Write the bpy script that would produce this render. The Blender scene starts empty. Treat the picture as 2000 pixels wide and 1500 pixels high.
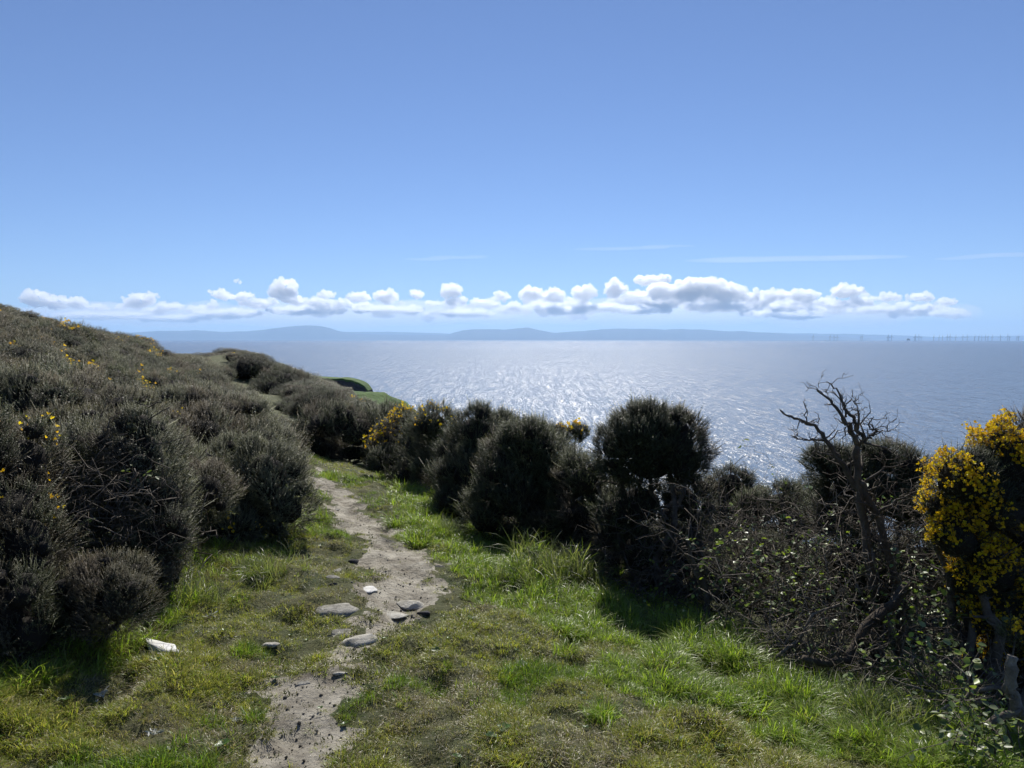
import bpy, math, random
import numpy as np
from mathutils import Vector, Matrix

S = bpy.context.scene
RNG = np.random.default_rng(11)
random.seed(5)
R_ = math.radians

# ------------------------------------------------------------------ camera
EYE, SEA, F, EARTH = 1.6, -42.0, 1511.0, 7.43e6
PITCH = R_(3.42)
cam_d = bpy.data.cameras.new("camera")
cam = bpy.data.objects.new("camera", cam_d)
S.collection.objects.link(cam)
cam_d.sensor_width = 36.0
cam_d.lens = 36.0 * F / 2000.0
cam_d.clip_start, cam_d.clip_end = 0.05, 200000
cam.location = (0, 0, EYE)
cam.rotation_euler = (math.pi / 2 - PITCH, 0, 0)
S.camera = cam

# ------------------------------------------------------------------ sky, sun, exposure
SUN_EL, SUN_AZ = R_(46), R_(3.8)          # azimuth to the right of straight ahead
W = bpy.data.worlds.new("World"); S.world = W
W.use_nodes = True
wn, wl = W.node_tree.nodes, W.node_tree.links
wn.clear()
sky = wn.new("ShaderNodeTexSky"); sky.sky_type = 'NISHITA'
sky.sun_disc = False
sky.sun_elevation = SUN_EL; sky.sun_rotation = SUN_AZ
sky.air_density = 0.8; sky.dust_density = 0.0; sky.ozone_density = 4.0
hsv = wn.new("ShaderNodeHueSaturation"); hsv.inputs["Saturation"].default_value = .88
bg = wn.new("ShaderNodeBackground"); bg.inputs["Strength"].default_value = 0.1
out = wn.new("ShaderNodeOutputWorld")
tint = wn.new("ShaderNodeVectorMath"); tint.operation = 'MULTIPLY'; tint.inputs[1].default_value = (.55, .645, .82)
wl.new(sky.outputs[0], hsv.inputs["Color"]); wl.new(hsv.outputs[0], tint.inputs[0]); wl.new(tint.outputs[0], bg.inputs[0]); wl.new(bg.outputs[0], out.inputs[0])

sun_d = bpy.data.lights.new("sun", 'SUN'); sun_d.energy = 5.0; sun_d.angle = R_(0.53)
sun_d.color = (1.0, 0.95, 0.87)
sun = bpy.data.objects.new("sun", sun_d); S.collection.objects.link(sun)
sd = Vector((math.sin(SUN_AZ) * math.cos(SUN_EL), math.cos(SUN_AZ) * math.cos(SUN_EL), math.sin(SUN_EL)))
sun.rotation_euler = sd.to_track_quat('Z', 'Y').to_euler()
S.view_settings.view_transform = 'Standard'; S.view_settings.look = 'None'
S.view_settings.exposure = 0.3; S.view_settings.gamma = 1.0
S.view_settings.use_curve_mapping = False
S.cycles.max_bounces = 11; S.cycles.diffuse_bounces = 3; S.cycles.glossy_bounces = 2
S.cycles.transmission_bounces = 4; S.cycles.volume_bounces = 10; S.cycles.transparent_max_bounces = 6
S.cycles.sample_clamp_indirect = 6
S.cycles.use_denoising = True
S.cycles.caustics_reflective = False; S.cycles.caustics_refractive = False

# ------------------------------------------------------------------ helpers
_f = np.array([0, math.cos(PITCH), -math.sin(PITCH)]); _u = np.array([0, math.sin(PITCH), math.cos(PITCH)])
def ray(px, py):
    d = _f + np.array([1, 0, 0]) * (px - 1000) / F - _u * (py - 750) / F
    return d / d[1]
def at(px, py, Y):
    """the point seen at photograph pixel (px, py), Y metres ahead"""
    return np.array([0, 0, EYE]) + ray(px, py) * Y

def hashn(ix, iy, seed):
    h = (ix.astype(np.int64) * 374761393 + iy.astype(np.int64) * 668265263 + seed * 1442695041) & 0x7fffffff
    h = ((h ^ (h >> 13)) * 1274126177) & 0x7fffffff
    return ((h ^ (h >> 16)) & 0xffffff) / float(0xffffff)
def vnoise(x, y, seed=0):
    x = np.asarray(x, float); y = np.asarray(y, float)
    ix, iy = np.floor(x), np.floor(y); fx, fy = x - ix, y - iy
    fx = fx * fx * (3 - 2 * fx); fy = fy * fy * (3 - 2 * fy)
    a, b = hashn(ix, iy, seed), hashn(ix + 1, iy, seed); c, d = hashn(ix, iy + 1, seed), hashn(ix + 1, iy + 1, seed)
    return (a * (1 - fx) + b * fx) * (1 - fy) + (c * (1 - fx) + d * fx) * fy
def fbm(x, y, o=4, seed=0):
    s, a, t = 0, 1.0, 0
    for k in range(o):
        s = s + a * vnoise(x * 2 ** k + 17.3 * k, y * 2 ** k - 9.1 * k, seed + k); t += a; a *= .5
    return s / t          # 0..1

def make_mesh(name, V, T, mat=None, col=None, smooth=False, quads=False):
    me = bpy.data.meshes.new(name)
    V = np.asarray(V, np.float32); T = np.asarray(T, np.int32); k = T.shape[1]
    me.vertices.add(len(V)); me.vertices.foreach_set("co", V.ravel())
    me.loops.add(T.size); me.loops.foreach_set("vertex_index", T.ravel())
    me.polygons.add(len(T)); me.polygons.foreach_set("loop_start", np.arange(len(T), dtype=np.int32) * k)
    if smooth: me.polygons.foreach_set("use_smooth", np.ones(len(T), bool))
    me.update(calc_edges=True)
    if col is not None:
        a = me.color_attributes.new("col", 'FLOAT_COLOR', 'POINT')
        c = np.ones((len(V), 4), np.float32); c[:, :3] = col
        a.data.foreach_set("color", c.ravel())
    if mat: me.materials.append(mat)
    return me
def obj(name, me, parent=None, loc=None, kind=None):
    o = bpy.data.objects.new(name, me); S.collection.objects.link(o)
    if parent is not None: o.parent = parent
    if loc is not None: o.location = loc
    if kind: o["kind"] = kind
    return o
def thing(name, label, cat, loc, group=None):
    o = bpy.data.objects.new(name, None); S.collection.objects.link(o); o.location = loc
    o.empty_display_size = .1
    return tag(o, label, cat, group)
def tag(o, label, cat, group=None):
    o["label"] = label; o["category"] = cat
    if group: o["group"] = group
    return o
def dup(root, loc, rz, sc, label=None, group=None):
    r = root.copy(); S.collection.objects.link(r); r.location = loc; r.rotation_euler = (0, 0, rz); r.scale = sc
    if label: r["label"] = label
    if group: r["group"] = group
    for ch in list(root.children):
        c = ch.copy(); S.collection.objects.link(c); c.parent = r
    return r

def basis(d, roll):
    """rotation matrices whose Z runs along the unit vectors d"""
    d = d / np.linalg.norm(d, axis=1, keepdims=True)
    ref = np.where(np.abs(d[:, 2:3]) > .9, np.array([[1., 0, 0]]), np.array([[0, 0, 1.]]))
    x = np.cross(ref, d); x /= np.linalg.norm(x, axis=1, keepdims=True); y = np.cross(d, x)
    c, s = np.cos(roll)[:, None], np.sin(roll)[:, None]
    X = x * c + y * s; Y = -x * s + y * c
    return np.stack([X, Y, d], axis=2)
def replicate(tV, tF, P, M, sc):
    sc = np.asarray(sc)
    if sc.ndim == 1: sc = sc[:, None]
    V = np.einsum('nij,nvj->nvi', M, tV[None] * sc[:, None, :]) + P[:, None, :]
    T = tF[None] + (np.arange(len(P)) * len(tV))[:, None, None]
    return V.reshape(-1, 3), T.reshape(-1, tF.shape[1])
class Tubes:
    def __init__(s): s.V, s.T, s.n = [], [], 0
    def add(s, pts, rad, sides=5):
        pts = np.asarray(pts, float); n = len(pts)
        tan = np.gradient(pts, axis=0); tan /= np.linalg.norm(tan, axis=1, keepdims=True) + 1e-9
        M = basis(tan, np.zeros(n)); a = np.arange(sides) * 2 * math.pi / sides
        ring = np.stack([np.cos(a), np.sin(a), 0 * a], 1)
        rad = np.asarray(rad, float) * np.ones(n)
        V = (np.einsum('nij,kj->nki', M, ring) * rad[:, None, None] + pts[:, None, :]).reshape(-1, 3)
        T = []
        for i in range(n - 1):
            for k in range(sides):
                p, q = i * sides + k, i * sides + (k + 1) % sides
                T += [(p, q, q + sides), (p, q + sides, p + sides)]
        for k in range(1, sides - 1):
            T += [(0, k + 1, k), ((n - 1) * sides, (n - 1) * sides + k, (n - 1) * sides + k + 1)]
        s.V.append(V); s.T.append(np.array(T) + s.n); s.n += len(V)
    def mesh(s, name, mat, smooth=True):
        return make_mesh(name, np.concatenate(s.V), np.concatenate(s.T), mat, smooth=smooth)
def crooked(a, b, n, amp, rg=RNG):
    a, b = np.asarray(a, float), np.asarray(b, float)
    t = np.linspace(0, 1, n)[:, None]; p = a + (b - a) * t
    L = np.linalg.norm(b - a); off = np.cumsum(rg.normal(0, amp * L / n, (n, 3)), axis=0)
    off -= off[-1] * t; off[0] = 0
    return p + off
def ico(sub=2):
    import bmesh
    bm = bmesh.new(); bmesh.ops.create_icosphere(bm, subdivisions=sub, radius=1)
    V = np.array([v.co[:] for v in bm.verts]); T = np.array([[v.index for v in f.verts] for f in bm.faces]); bm.free()
    return V, T
ICO2, ICO3, ICO1 = ico(2), ico(3), ico(1)

# ------------------------------------------------------------------ materials
def mat(name):
    m = bpy.data.materials.new(name); m.use_nodes = True; n = m.node_tree.nodes; n.clear()
    return m, n, m.node_tree.links, n.new("ShaderNodeOutputMaterial")
def nd(n, t, **k):
    x = n.new(t)
    for a, v in k.items():
        if a.startswith("i_"): x.inputs[a[2:].replace("_", " ")].default_value = v
        else: setattr(x, a, v)
    return x
def leaf_mat(name, trans, rough=.55, gain=1.0, var=.25, spec=.3, tint=(1.15, 1.2, .6)):
    m, n, l, o = mat(name)
    at_ = nd(n, "ShaderNodeAttribute", attribute_name="col")
    oi = n.new("ShaderNodeObjectInfo")
    mr = nd(n, "ShaderNodeMapRange", i_To_Min=(1 - var) * gain, i_To_Max=(1 + var) * gain); l.new(oi.outputs["Random"], mr.inputs[0])
    mu = nd(n, "ShaderNodeVectorMath", operation='SCALE'); l.new(at_.outputs["Color"], mu.inputs[0]); l.new(mr.outputs[0], mu.inputs["Scale"])
    p = nd(n, "ShaderNodeBsdfPrincipled", i_Roughness=rough); p.inputs["Specular IOR Level"].default_value = spec
    l.new(mu.outputs[0], p.inputs["Base Color"])
    t = n.new("ShaderNodeBsdfTranslucent")
    tm = nd(n, "ShaderNodeVectorMath", operation='MULTIPLY'); tm.inputs[1].default_value = tint
    l.new(mu.outputs[0], tm.inputs[0]); l.new(tm.outputs[0], t.inputs[0])
    mx = nd(n, "ShaderNodeMixShader", i_Fac=trans); l.new(p.outputs[0], mx.inputs[1]); l.new(t.outputs[0], mx.inputs[2])
    l.new(mx.outputs[0], o.inputs[0])
    return m
def noise_mat(name, c1, c2, scale=6, detail=8, rough=.9, bump=.3, bscale=40, c3=None, dist=.02, spec=.3):
    m, n, l, o = mat(name)
    tc = n.new("ShaderNodeTexCoord")
    a = nd(n, "ShaderNodeTexNoise", i_Scale=scale, i_Detail=detail, i_Roughness=.65); l.new(tc.outputs["Object"], a.inputs["Vector"])
    r = n.new("ShaderNodeValToRGB"); e = r.color_ramp.elements
    e[0].position, e[1].position = .35, .68; e[0].color = (*c1, 1); e[1].color = (*c2, 1)
    if c3: x = e.new(.85); x.color = (*c3, 1)
    l.new(a.outputs["Fac"], r.inputs[0])
    b = nd(n, "ShaderNodeTexNoise", i_Scale=bscale, i_Detail=6, i_Roughness=.7); l.new(tc.outputs["Object"], b.inputs["Vector"])
    bp = nd(n, "ShaderNodeBump", i_Strength=bump, i_Distance=dist); l.new(b.outputs["Fac"], bp.inputs["Height"])
    p = nd(n, "ShaderNodeBsdfPrincipled", i_Roughness=rough); p.inputs["Specular IOR Level"].default_value = spec
    l.new(r.outputs[0], p.inputs["Base Color"]); l.new(bp.outputs[0], p.inputs["Normal"]); l.new(p.outputs[0], o.inputs[0])
    return m
M_gorse = leaf_mat("gorse_shoots", .3, .5, tint=(1.1, 1.15, .7), spec=.4)
M_flower = leaf_mat("gorse_petals", .45, .5, tint=(1.0, 1.0, .5))
M_grass = leaf_mat("grass_blades", .5, .38, spec=.4, tint=(1.15, 1.25, .5))
M_leaf = leaf_mat("bramble_leaf", .4, .4, spec=.5)
M_core = noise_mat("dead_growth_shade", (.012, .010, .008), (.03, .024, .017), 9, bump=.6, bscale=60)  # near-black: dead inner growth plus the shade in gaps between shoots
M_bark = noise_mat("weathered_bark", (.07, .058, .047), (.19, .165, .135), 12, bump=.8, bscale=70)
M_deadwood = noise_mat("grey_dead_wood", (.12, .10, .08), (.30, .27, .22), 14, bump=.8, bscale=60)
M_mossbark = noise_mat("lichen_bark", (.06, .045, .033), (.13, .11, .08), 10, bump=.9, bscale=60, c3=(.22, .22, .06))
M_rock = noise_mat("grey_stone", (.17, .16, .135), (.40, .385, .34), 16, bump=1.0, bscale=30)
M_rockpale = noise_mat("pale_stone", (.26, .245, .20), (.56, .54, .48), 16, bump=1.0, bscale=30)
M_white = noise_mat("white_quartz", (.55, .54, .50), (.78, .77, .74), 9, bump=.6, bscale=30)
M_rockdark = noise_mat("dark_stone", (.03, .03, .032), (.08, .08, .08), 9, bump=.6, bscale=30)
M_soil = noise_mat("trodden_soil", (.15, .13, .098), (.45, .42, .345), 5.0, 12, bump=1.0, bscale=28, dist=.03)
M_ground = noise_mat("turf_soil", (.04, .055, .016), (.10, .095, .04), 3.5, 10, bump=1, bscale=25, dist=.03)
M_field = noise_mat("field_turf", (.04, .085, .015), (.10, .17, .035), .35, 10, bump=.9, bscale=1.2, dist=.5)
M_cliff = noise_mat("cliff_earth", (.05, .04, .035), (.10, .085, .075), .5, 8, bump=1, bscale=.7, dist=.6)
M_hill = noise_mat("far_land", (.03, .04, .025), (.06, .065, .04), .0006, 6, bump=0, bscale=.01)
M_tower = noise_mat("turbine_backlit_grey", (.13, .13, .14), (.16, .16, .17), 1, 2, rough=.5, bump=0)  # grey darkened so the turbines read as backlit silhouettes
M_steel = noise_mat("painted_steel", (.12, .11, .10), (.2, .18, .15), .5, 3, rough=.6, bump=0)

def sea_material():
    m, n, l, o = mat("sea_water")
    g = n.new("ShaderNodeNewGeometry")
    acc = None
    # wave slopes, several sizes of wave, stretched along the crests
    for k, (sx, sy, amp) in enumerate([(6.0, 3.0, .22), (2.4, .55, .20), (.9, .11, .12), (.25, .02, .055)]):
        mp = nd(n, "ShaderNodeMapping"); mp.inputs["Scale"].default_value = (sx, sy, 1); mp.inputs["Rotation"].default_value = (0, 0, .10 - .03 * k)
        l.new(g.outputs["Position"], mp.inputs["Vector"])
        t = nd(n, "ShaderNodeTexNoise", i_Scale=1.0, i_Detail=3 if k < 2 else 2, i_Roughness=.6); l.new(mp.outputs[0], t.inputs["Vector"])
        s = nd(n, "ShaderNodeVectorMath", operation='SUBTRACT'); s.inputs[1].default_value = (.5, .5, .5); l.new(t.outputs["Color"], s.inputs[0])
        c = nd(n, "ShaderNodeVectorMath", operation='SCALE'); c.inputs["Scale"].default_value = amp * 7.5; l.new(s.outputs[0], c.inputs[0])
        if acc is None: acc = c
        else:
            a = nd(n, "ShaderNodeVectorMath", operation='ADD'); l.new(acc.outputs[0], a.inputs[0]); l.new(c.outputs[0], a.inputs[1]); acc = a
    f = nd(n, "ShaderNodeVectorMath", operation='MULTIPLY'); f.inputs[1].default_value = (1, 1, 0); l.new(acc.outputs[0], f.inputs[0])
    a = nd(n, "ShaderNodeVectorMath", operation='ADD'); a.inputs[1].default_value = (0, 0, 1); l.new(f.outputs[0], a.inputs[0])
    nn = nd(n, "ShaderNodeVectorMath", operation='NORMALIZE'); l.new(a.outputs[0], nn.inputs[0])
    p = nd(n, "ShaderNodeBsdfPrincipled", i_Roughness=.27, i_IOR=1.33)
    p.inputs["Base Color"].default_value = (.10, .13, .17, 1)
    l.new(nn.outputs[0], p.inputs["Normal"]); l.new(p.outputs[0], o.inputs[0])
    return m
M_sea = sea_material()

# ------------------------------------------------------------------ terrain
CP = np.array([
 (0,0,0),(-.9,3,-.1),(0,3,-.13),(-.7,6,-.28),(-1.6,9,-.42),(-3,13,-.63),
 (-3,2,.15),(-2.6,5,.0),(-5,5,.45),(-8,5,1.0),(-3.5,8,-.1),(-5,10,.15),(-8,10,.6),(-12,10,1.3),
 (-6,16,-.4),(-10,18,.1),(-15,20,1.0),(-20,25,1.6),(-12,30,-.6),(-18,35,.0),(-30,45,2.4),(-25,35,1.5),
 (-8,25,-1.0),(-18,50,-1.6),(-17.5,40,-.5),(-23,62,-.3),(-14.5,55,-2.5),(-9,45,-3.1),(-4.6,35,-3.2),(-3,22,-1.9),(-4,28,-2.4),
 (-35,70,.4),(-30,90,-2),(-15,80,-9),(-50,100,-1),
 (1.5,2,-.12),(2,3,-.25),(3.5,3,-.6),(1,5,-.38),(2.5,6,-.75),(4,7,-1.2),(.6,8,-.65),(0,11,-.9),(2,11,-1.6),(5,10,-1.9),
 (0,15,-2.0),(3,18,-3.8),(8,15,-4.6),(10,8,-3.0),(6,3,-1.3),(12,3,-3.6),(20,15,-14),(20,40,-24),(5,40,-16),(40,30,-36),(0,60,-24),
 (40,0,-28),(60,60,-50),(0,100,-46),(-20,130,-46),(-60,150,-40),(60,-40,-40),(120,0,-60),(60,160,-60),
 (-5,-5,.6),(0,-6,.2),(5,-5,-1.5),(-20,0,3.0),(-20,-20,3.5),(20,-20,-12),(-60,30,6),(-60,90,4),(-60,-20,8),(0,-60,4),(-110,60,12),(-110,150,-20),(40,-90,-20),(-90,-90,14)], float)
def _tps(r2): return r2 * np.log(r2 + 1e-9) * .5
def _solve():
    # work in a compressed radius so that near and far points share one smooth sheet
    P = squash(CP[:, 0], CP[:, 1]); n = len(P)
    r2 = ((P[:, None] - P[None]) ** 2).sum(2)
    A = np.zeros((n + 3, n + 3)); A[:n, :n] = _tps(r2) + np.eye(n) * .002; A[:n, n] = 1; A[:n, n + 1:] = P
    A[n, :n] = 1; A[n + 1:, :n] = P.T
    return P, np.linalg.solve(A, np.r_[CP[:, 2], 0, 0, 0])
def squash(x, y):
    r = np.hypot(x, y); k = np.arcsinh(r / 6) * 6 / (r + 1e-6)
    return np.stack([x * k, y * k], -1)
_P, _Wt = _solve()
def Hbase(x, y):
    x = np.atleast_1d(np.asarray(x, float)); y = np.atleast_1d(np.asarray(y, float))
    sh = x.shape; q = squash(x.ravel(), y.ravel()); out_ = np.empty(len(q))
    for i in range(0, len(q), 20000):
        c = q[i:i + 20000]; r2 = ((c[:, None] - _P[None]) ** 2).sum(2)
        out_[i:i + 20000] = _tps(r2) @ _Wt[:len(_P)] + _Wt[len(_P)] + c @ _Wt[len(_P) + 1:]
    out_ = out_.reshape(sh)
    # the crest of the slope as it stands against the sea and sky
    yy = np.maximum(y, 1.0); px = 1000 + x / yy * F
    cap = EYE - (skyline(px) - 659.7) / F * yy - .9
    w = np.clip((y - 14) / 6, 0, 1) * np.clip((px + 700) / 400, 0, 1)
    return np.where(w > 0, out_ - w * .5 * np.log1p(np.exp(np.clip((out_ - cap) / .5, -30, 30))), out_)
SKY_X = [-900, -100, 0, 130, 270, 335, 352, 372, 430, 500, 600, 655, 690, 750, 800, 860, 900, 1000, 1100, 1200, 1400, 1600, 2000]
SKY_Y = [500, 580, 597, 633, 656, 691, 695, 691, 675, 690, 734, 753, 776, 793, 801, 815, 830, 850, 870, 930, 940, 950, 960]
def skyline(px): return np.interp(px, SKY_X, SKY_Y)
def hit(px, py, zoff=0.0):
    """where the sight line through a photograph pixel meets the ground"""
    d = ray(px, py); Ys = np.linspace(1.5, 90, 1800)
    z = EYE + d[2] * Ys; h = Hbase(d[0] * Ys, Ys)
    i = np.argmax(z < h + zoff)
    return np.array([d[0] * Ys[i], Ys[i], h[i]])
PATHPX = [(520,1560,82),(560,1470,70),(590,1390,70),(645,1320,84),(705,1262,76),(755,1215,84),(790,1165,100),(785,1110,84),(740,1060,58),(695,1010,40),(662,970,32),(634,935,24),(618,915,14)]
_pp = [hit(a, b) for a, b, c in PATHPX]
PC = np.array([p[:2] for p in _pp]); PW = np.array([.98 * c / F * p[1] for p, (a, b, c) in zip(_pp, PATHPX)])
def path_d(x, y):
    """signed: <0 on the trodden path (metres / half width)"""
    x = np.asarray(x, float); y = np.asarray(y, float); best = np.full(x.shape, 99.)
    for i in range(len(PC) - 1):
        a, b = PC[i], PC[i + 1]; ab = b - a
        t = np.clip(((x - a[0]) * ab[0] + (y - a[1]) * ab[1]) / (ab @ ab), 0, 1)
        dd = np.hypot(x - a[0] - t * ab[0], y - a[1] - t * ab[1]) - (PW[i] * (1 - t) + PW[i + 1] * t)
        best = np.minimum(best, dd)
    return best
HEDGE = np.array([hit(*p)[:2] for p in [(2100,1530),(2000,1490),(1850,1440),(1700,1395),(1550,1335),(1400,1285),(1200,1190),(1100,1130),(1000,1095),(900,1060),(860,1000),(780,925),(700,895)]])
LEFTB = np.array([hit(*p)[:2] for p in [(-200,1400),(0,1325),(120,1310),(240,1250),(330,1160),(430,1110),(600,1040),(608,900)]])
def side(line, x, y):
    """distance to a polyline, positive on its right-hand side seen going away"""
    x = np.asarray(x, float); y = np.asarray(y, float); best = np.full(x.shape, 99.); sg = np.ones(x.shape)
    for i in range(len(line) - 1):
        a, b = line[i], line[i + 1]; ab = b - a
        t = np.clip(((x - a[0]) * ab[0] + (y - a[1]) * ab[1]) / (ab @ ab), 0, 1)
        dx, dy = x - a[0] - t * ab[0], y - a[1] - t * ab[1]; dd = np.hypot(dx, dy)
        s = np.sign(ab[1] * (x - a[0]) - ab[0] * (y - a[1])); m = dd < best
        best = np.where(m, dd, best); sg = np.where(m, s, sg)
    return best * sg
def bare(x, y):
    """>0 where the soil shows"""
    n = fbm(x * 2.2, y * 2.2, 4, 3) - .5; n2 = fbm(x * 9, y * 9, 3, 8) - .5
    return -path_d(x, y) + n * .60 + n2 * .42 - .02
def micro(x, y):
    near = np.clip((22 - np.hypot(x, y)) / 10, 0, 1)
    m = (fbm(x * 1.6, y * 1.6, 3, 21) - .5) * .16 + (fbm(x * 5.5, y * 5.5, 3, 31) - .5) * .15 * np.clip(.4 - bare(x, y) * 3, .15, 1)
    p = np.clip(bare(x, y) * 5, 0, 1)
    m = m - p * .035 + p * ((fbm(x * 14, y * 14, 3, 41) - .5) * .05 + (fbm(x * 4, y * 4, 3, 43) - .5) * .06)
    far = (1 - near) * (fbm(x * .12, y * .12, 3, 51) - .5) * 1.2
    return m * near + far
def H(x, y): return Hbase(x, y) + micro(np.atleast_1d(x), np.atleast_1d(y))
def axis(lo, hi, step, a, b, g=1.12):
    v = list(np.arange(lo, hi + 1e-6, step)); s = step
    while v[-1] < b: s *= g; v.append(v[-1] + s)
    s = step
    while v[0] > a: s *= g; v.insert(0, v[0] - s)
    return np.array(v)
gx, gy = axis(-3.6, 3.4, .04, -170, 170), axis(2.0, 12.5, .045, -130, 190)
GX, GY = np.meshgrid(gx, gy)
GZ = H(GX.ravel(), GY.ravel()).reshape(GX.shape)
GV = np.stack([GX, GY, GZ], -1).reshape(-1, 3)
ny, nx = GX.shape
idx = np.arange(ny * nx).reshape(ny, nx)
Q = np.stack([idx[:-1, :-1], idx[:-1, 1:], idx[1:, 1:], idx[1:, :-1]], -1).reshape(-1, 4)
cx = GV[Q].mean(1); isp = (bare(cx[:, 0], cx[:, 1]) > 0) & (cx[:, 1] < 14) & (cx[:, 1] > 1.0)
# pull the shared border of path and turf onto the smooth outline of the bare soil
_b = np.intersect1d(np.unique(Q[isp]), np.unique(Q[~isp])); _x, _y = GV[_b, 0].copy(), GV[_b, 1].copy(); _e = .01
for _ in range(4):
    f0 = bare(_x, _y); dx, dy = (bare(_x + _e, _y) - f0) / _e, (bare(_x, _y + _e) - f0) / _e; g2 = dx * dx + dy * dy + .05
    _x -= np.clip(f0 * dx / g2, -.012, .012); _y -= np.clip(f0 * dy / g2, -.012, .012)
_x = np.clip(_x, GV[_b, 0] - .019, GV[_b, 0] + .019); _y = np.clip(_y, GV[_b, 1] - .021, GV[_b, 1] + .021)
GV[_b, 0], GV[_b, 1] = _x, _y; GV[_b, 2] = H(_x, _y)
def sub(name, sel, m):
    q = Q[sel]; u, inv = np.unique(q, return_inverse=True)
    return obj(name, make_mesh(name, GV[u], inv.reshape(q.shape), m, smooth=True), kind="structure")
sub("ground", ~isp, M_ground); sub("path", isp, M_soil)

# sea: a sheet that follows the earth's curve to beyond the horizon
rr = np.r_[0, np.geomspace(30, 58000, 150)]; aa = np.linspace(0, 2 * math.pi, 361)[:-1]
V = [(0, 0, SEA)] + [(r * math.sin(a), r * math.cos(a), SEA - r * r / (2 * EARTH)) for r in rr[1:] for a in aa]
na = len(aa); T = []
for i in range(len(rr) - 2):
    b0 = 1 + i * na
    for k in range(na):
        k2 = (k + 1) % na; T.append((b0 + k, b0 + na + k, b0 + na + k2, b0 + k2))
T += [(0, 1 + k, 1 + (k + 1) % na, 1 + (k + 1) % na) for k in range(0)]
obj("sea", make_mesh("sea", np.array(V), np.array(T), M_sea, smooth=True), kind="structure")

# far hills across the water
def ridge(name, pts, Y, seed, amp=1.5, depth=9000):
    pts = np.array(pts, float); xs = np.linspace(pts[0, 0], pts[-1, 0], 260)
    ys = np.interp(xs, pts[:, 0], pts[:, 1]) + (fbm(xs / 22, xs * 0, 4, seed) - .5) * amp * 2
    rows = []
    for t, k in [(-1, 0), (-.7, .35), (-.4, .7), (-.15, .93), (0, 1), (.3, .8), (.7, .3), (1, 0)]:
        X = (xs - 1000) / F * Y; yy = Y + t * depth * .5 + (fbm(xs / 30, xs * 0 + t * 3, 3, seed + 9) - .5) * 1500 * (1 - abs(t))
        base = SEA - 30 - Y * Y / (2 * EARTH); top = EYE - (ys - 659.7) / F * Y
        X = X * yy / Y
        z = base + (np.maximum(top, base + 20) - base) * k * (1 + (fbm(xs / 12, xs * 0 + t * 9, 4, seed + 5) - .5) * .3 * (k < 1))
        rows.append(np.stack([X, yy, z], -1))
    V = np.concatenate(rows); n = len(xs); i = np.arange((len(rows) - 1) * n).reshape(-1, n)[:, :-1].ravel()
    return obj(name, make_mesh(name, V, np.stack([i, i + 1, i + n + 1, i + n], -1), M_hill, smooth=True), kind="structure")
ridge("hills", [(150,664),(250,650),(330,646),(400,646),(440,648),(510,646),(560,638),(600,635.5),(630,638),(680,650),(730,653),(800,655),(870,654),(905,645),(930,642),(985,643),(1030,639),(1060,646),(1080,651),(1140,646),(1180,642),(1230,641),(1300,644),(1330,642),(1400,646),(1470,648),(1530,653),(1640,658),(1700,661)], 43000, 4)
ridge("hills", [(400,662),(520,652),(660,648),(760,648),(860,651),(1000,654),(1200,652),(1500,650),(1640,652),(1750,655),(1830,658),(1900,656),(1990,656),(2200,657),(2500,662)], 50000, 14, 1.0)

# ------------------------------------------------------------------ headland with a grass field and an earth cliff
def patch(name, x0, x1, y0, y1, f, m, n=60):
    X, Y = np.meshgrid(np.linspace(x0, x1, n), np.linspace(y0, y1, n)); Z = f(X, Y)
    i = np.arange(n * n).reshape(n, n)
    q = np.stack([i[:-1, :-1], i[:-1, 1:], i[1:, 1:], i[1:, :-1]], -1).reshape(-1, 4)
    return obj(name, make_mesh(name, np.stack([X, Y, Z], -1).reshape(-1, 3), q, m, smooth=True), kind="structure")
def zpx(py, Y): return EYE - (py - 659.7) / F * Y
def field_z(X, Y):
    px = 1000 + X / 150 * F
    top = np.interp(px, [500, 680, 720, 750, 790, 830, 870], [756, 761, 765, 771, 788, 830, 1100]); z = zpx(top, 150)
    return z - np.clip(150 - Y, 0, 99) * .10 - np.clip(Y - 152, 0, 99) * .9 + (fbm(X / 6, Y / 6, 3, 2) - .5) * 1.6 + (fbm(X / 1.5, Y / 1.5, 3, 12) - .5) * .5
patch("field", -75, -6, 105, 200, field_z, M_field, 140)
def head_z(X, Y):
    px = 1000 + X / 232 * F
    top = np.interp(px, [560, 655, 668, 685, 700, 710, 718, 722], [738, 742, 741, 744, 750, 756, 768, 1000]); z = zpx(top, 232)
    edge = 232 + (fbm(X / 5, X * 0, 3, 6) - .5) * 3
    return np.where(Y < edge, z - np.clip((edge - Y) / 2.5, 0, 1) * 2.9 - np.clip(edge - Y - 2.5, 0, 99) * .2, z + (Y - edge) * .004 - np.clip(Y - edge - 8, 0, 99) * 1.2)
patch("cliff", -90, -35, 218, 285, head_z, M_cliff, 110)
def head_turf(X, Y):
    edge = 232 + (fbm(X / 5, X * 0, 3, 6) - .5) * 3
    return np.where(Y < edge - .3, head_z(X, Y) - 1.0, head_z(X, Y) + .35)
patch("headland_turf", -90, -43.5, 228, 275, head_turf, M_field, 110)

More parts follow.
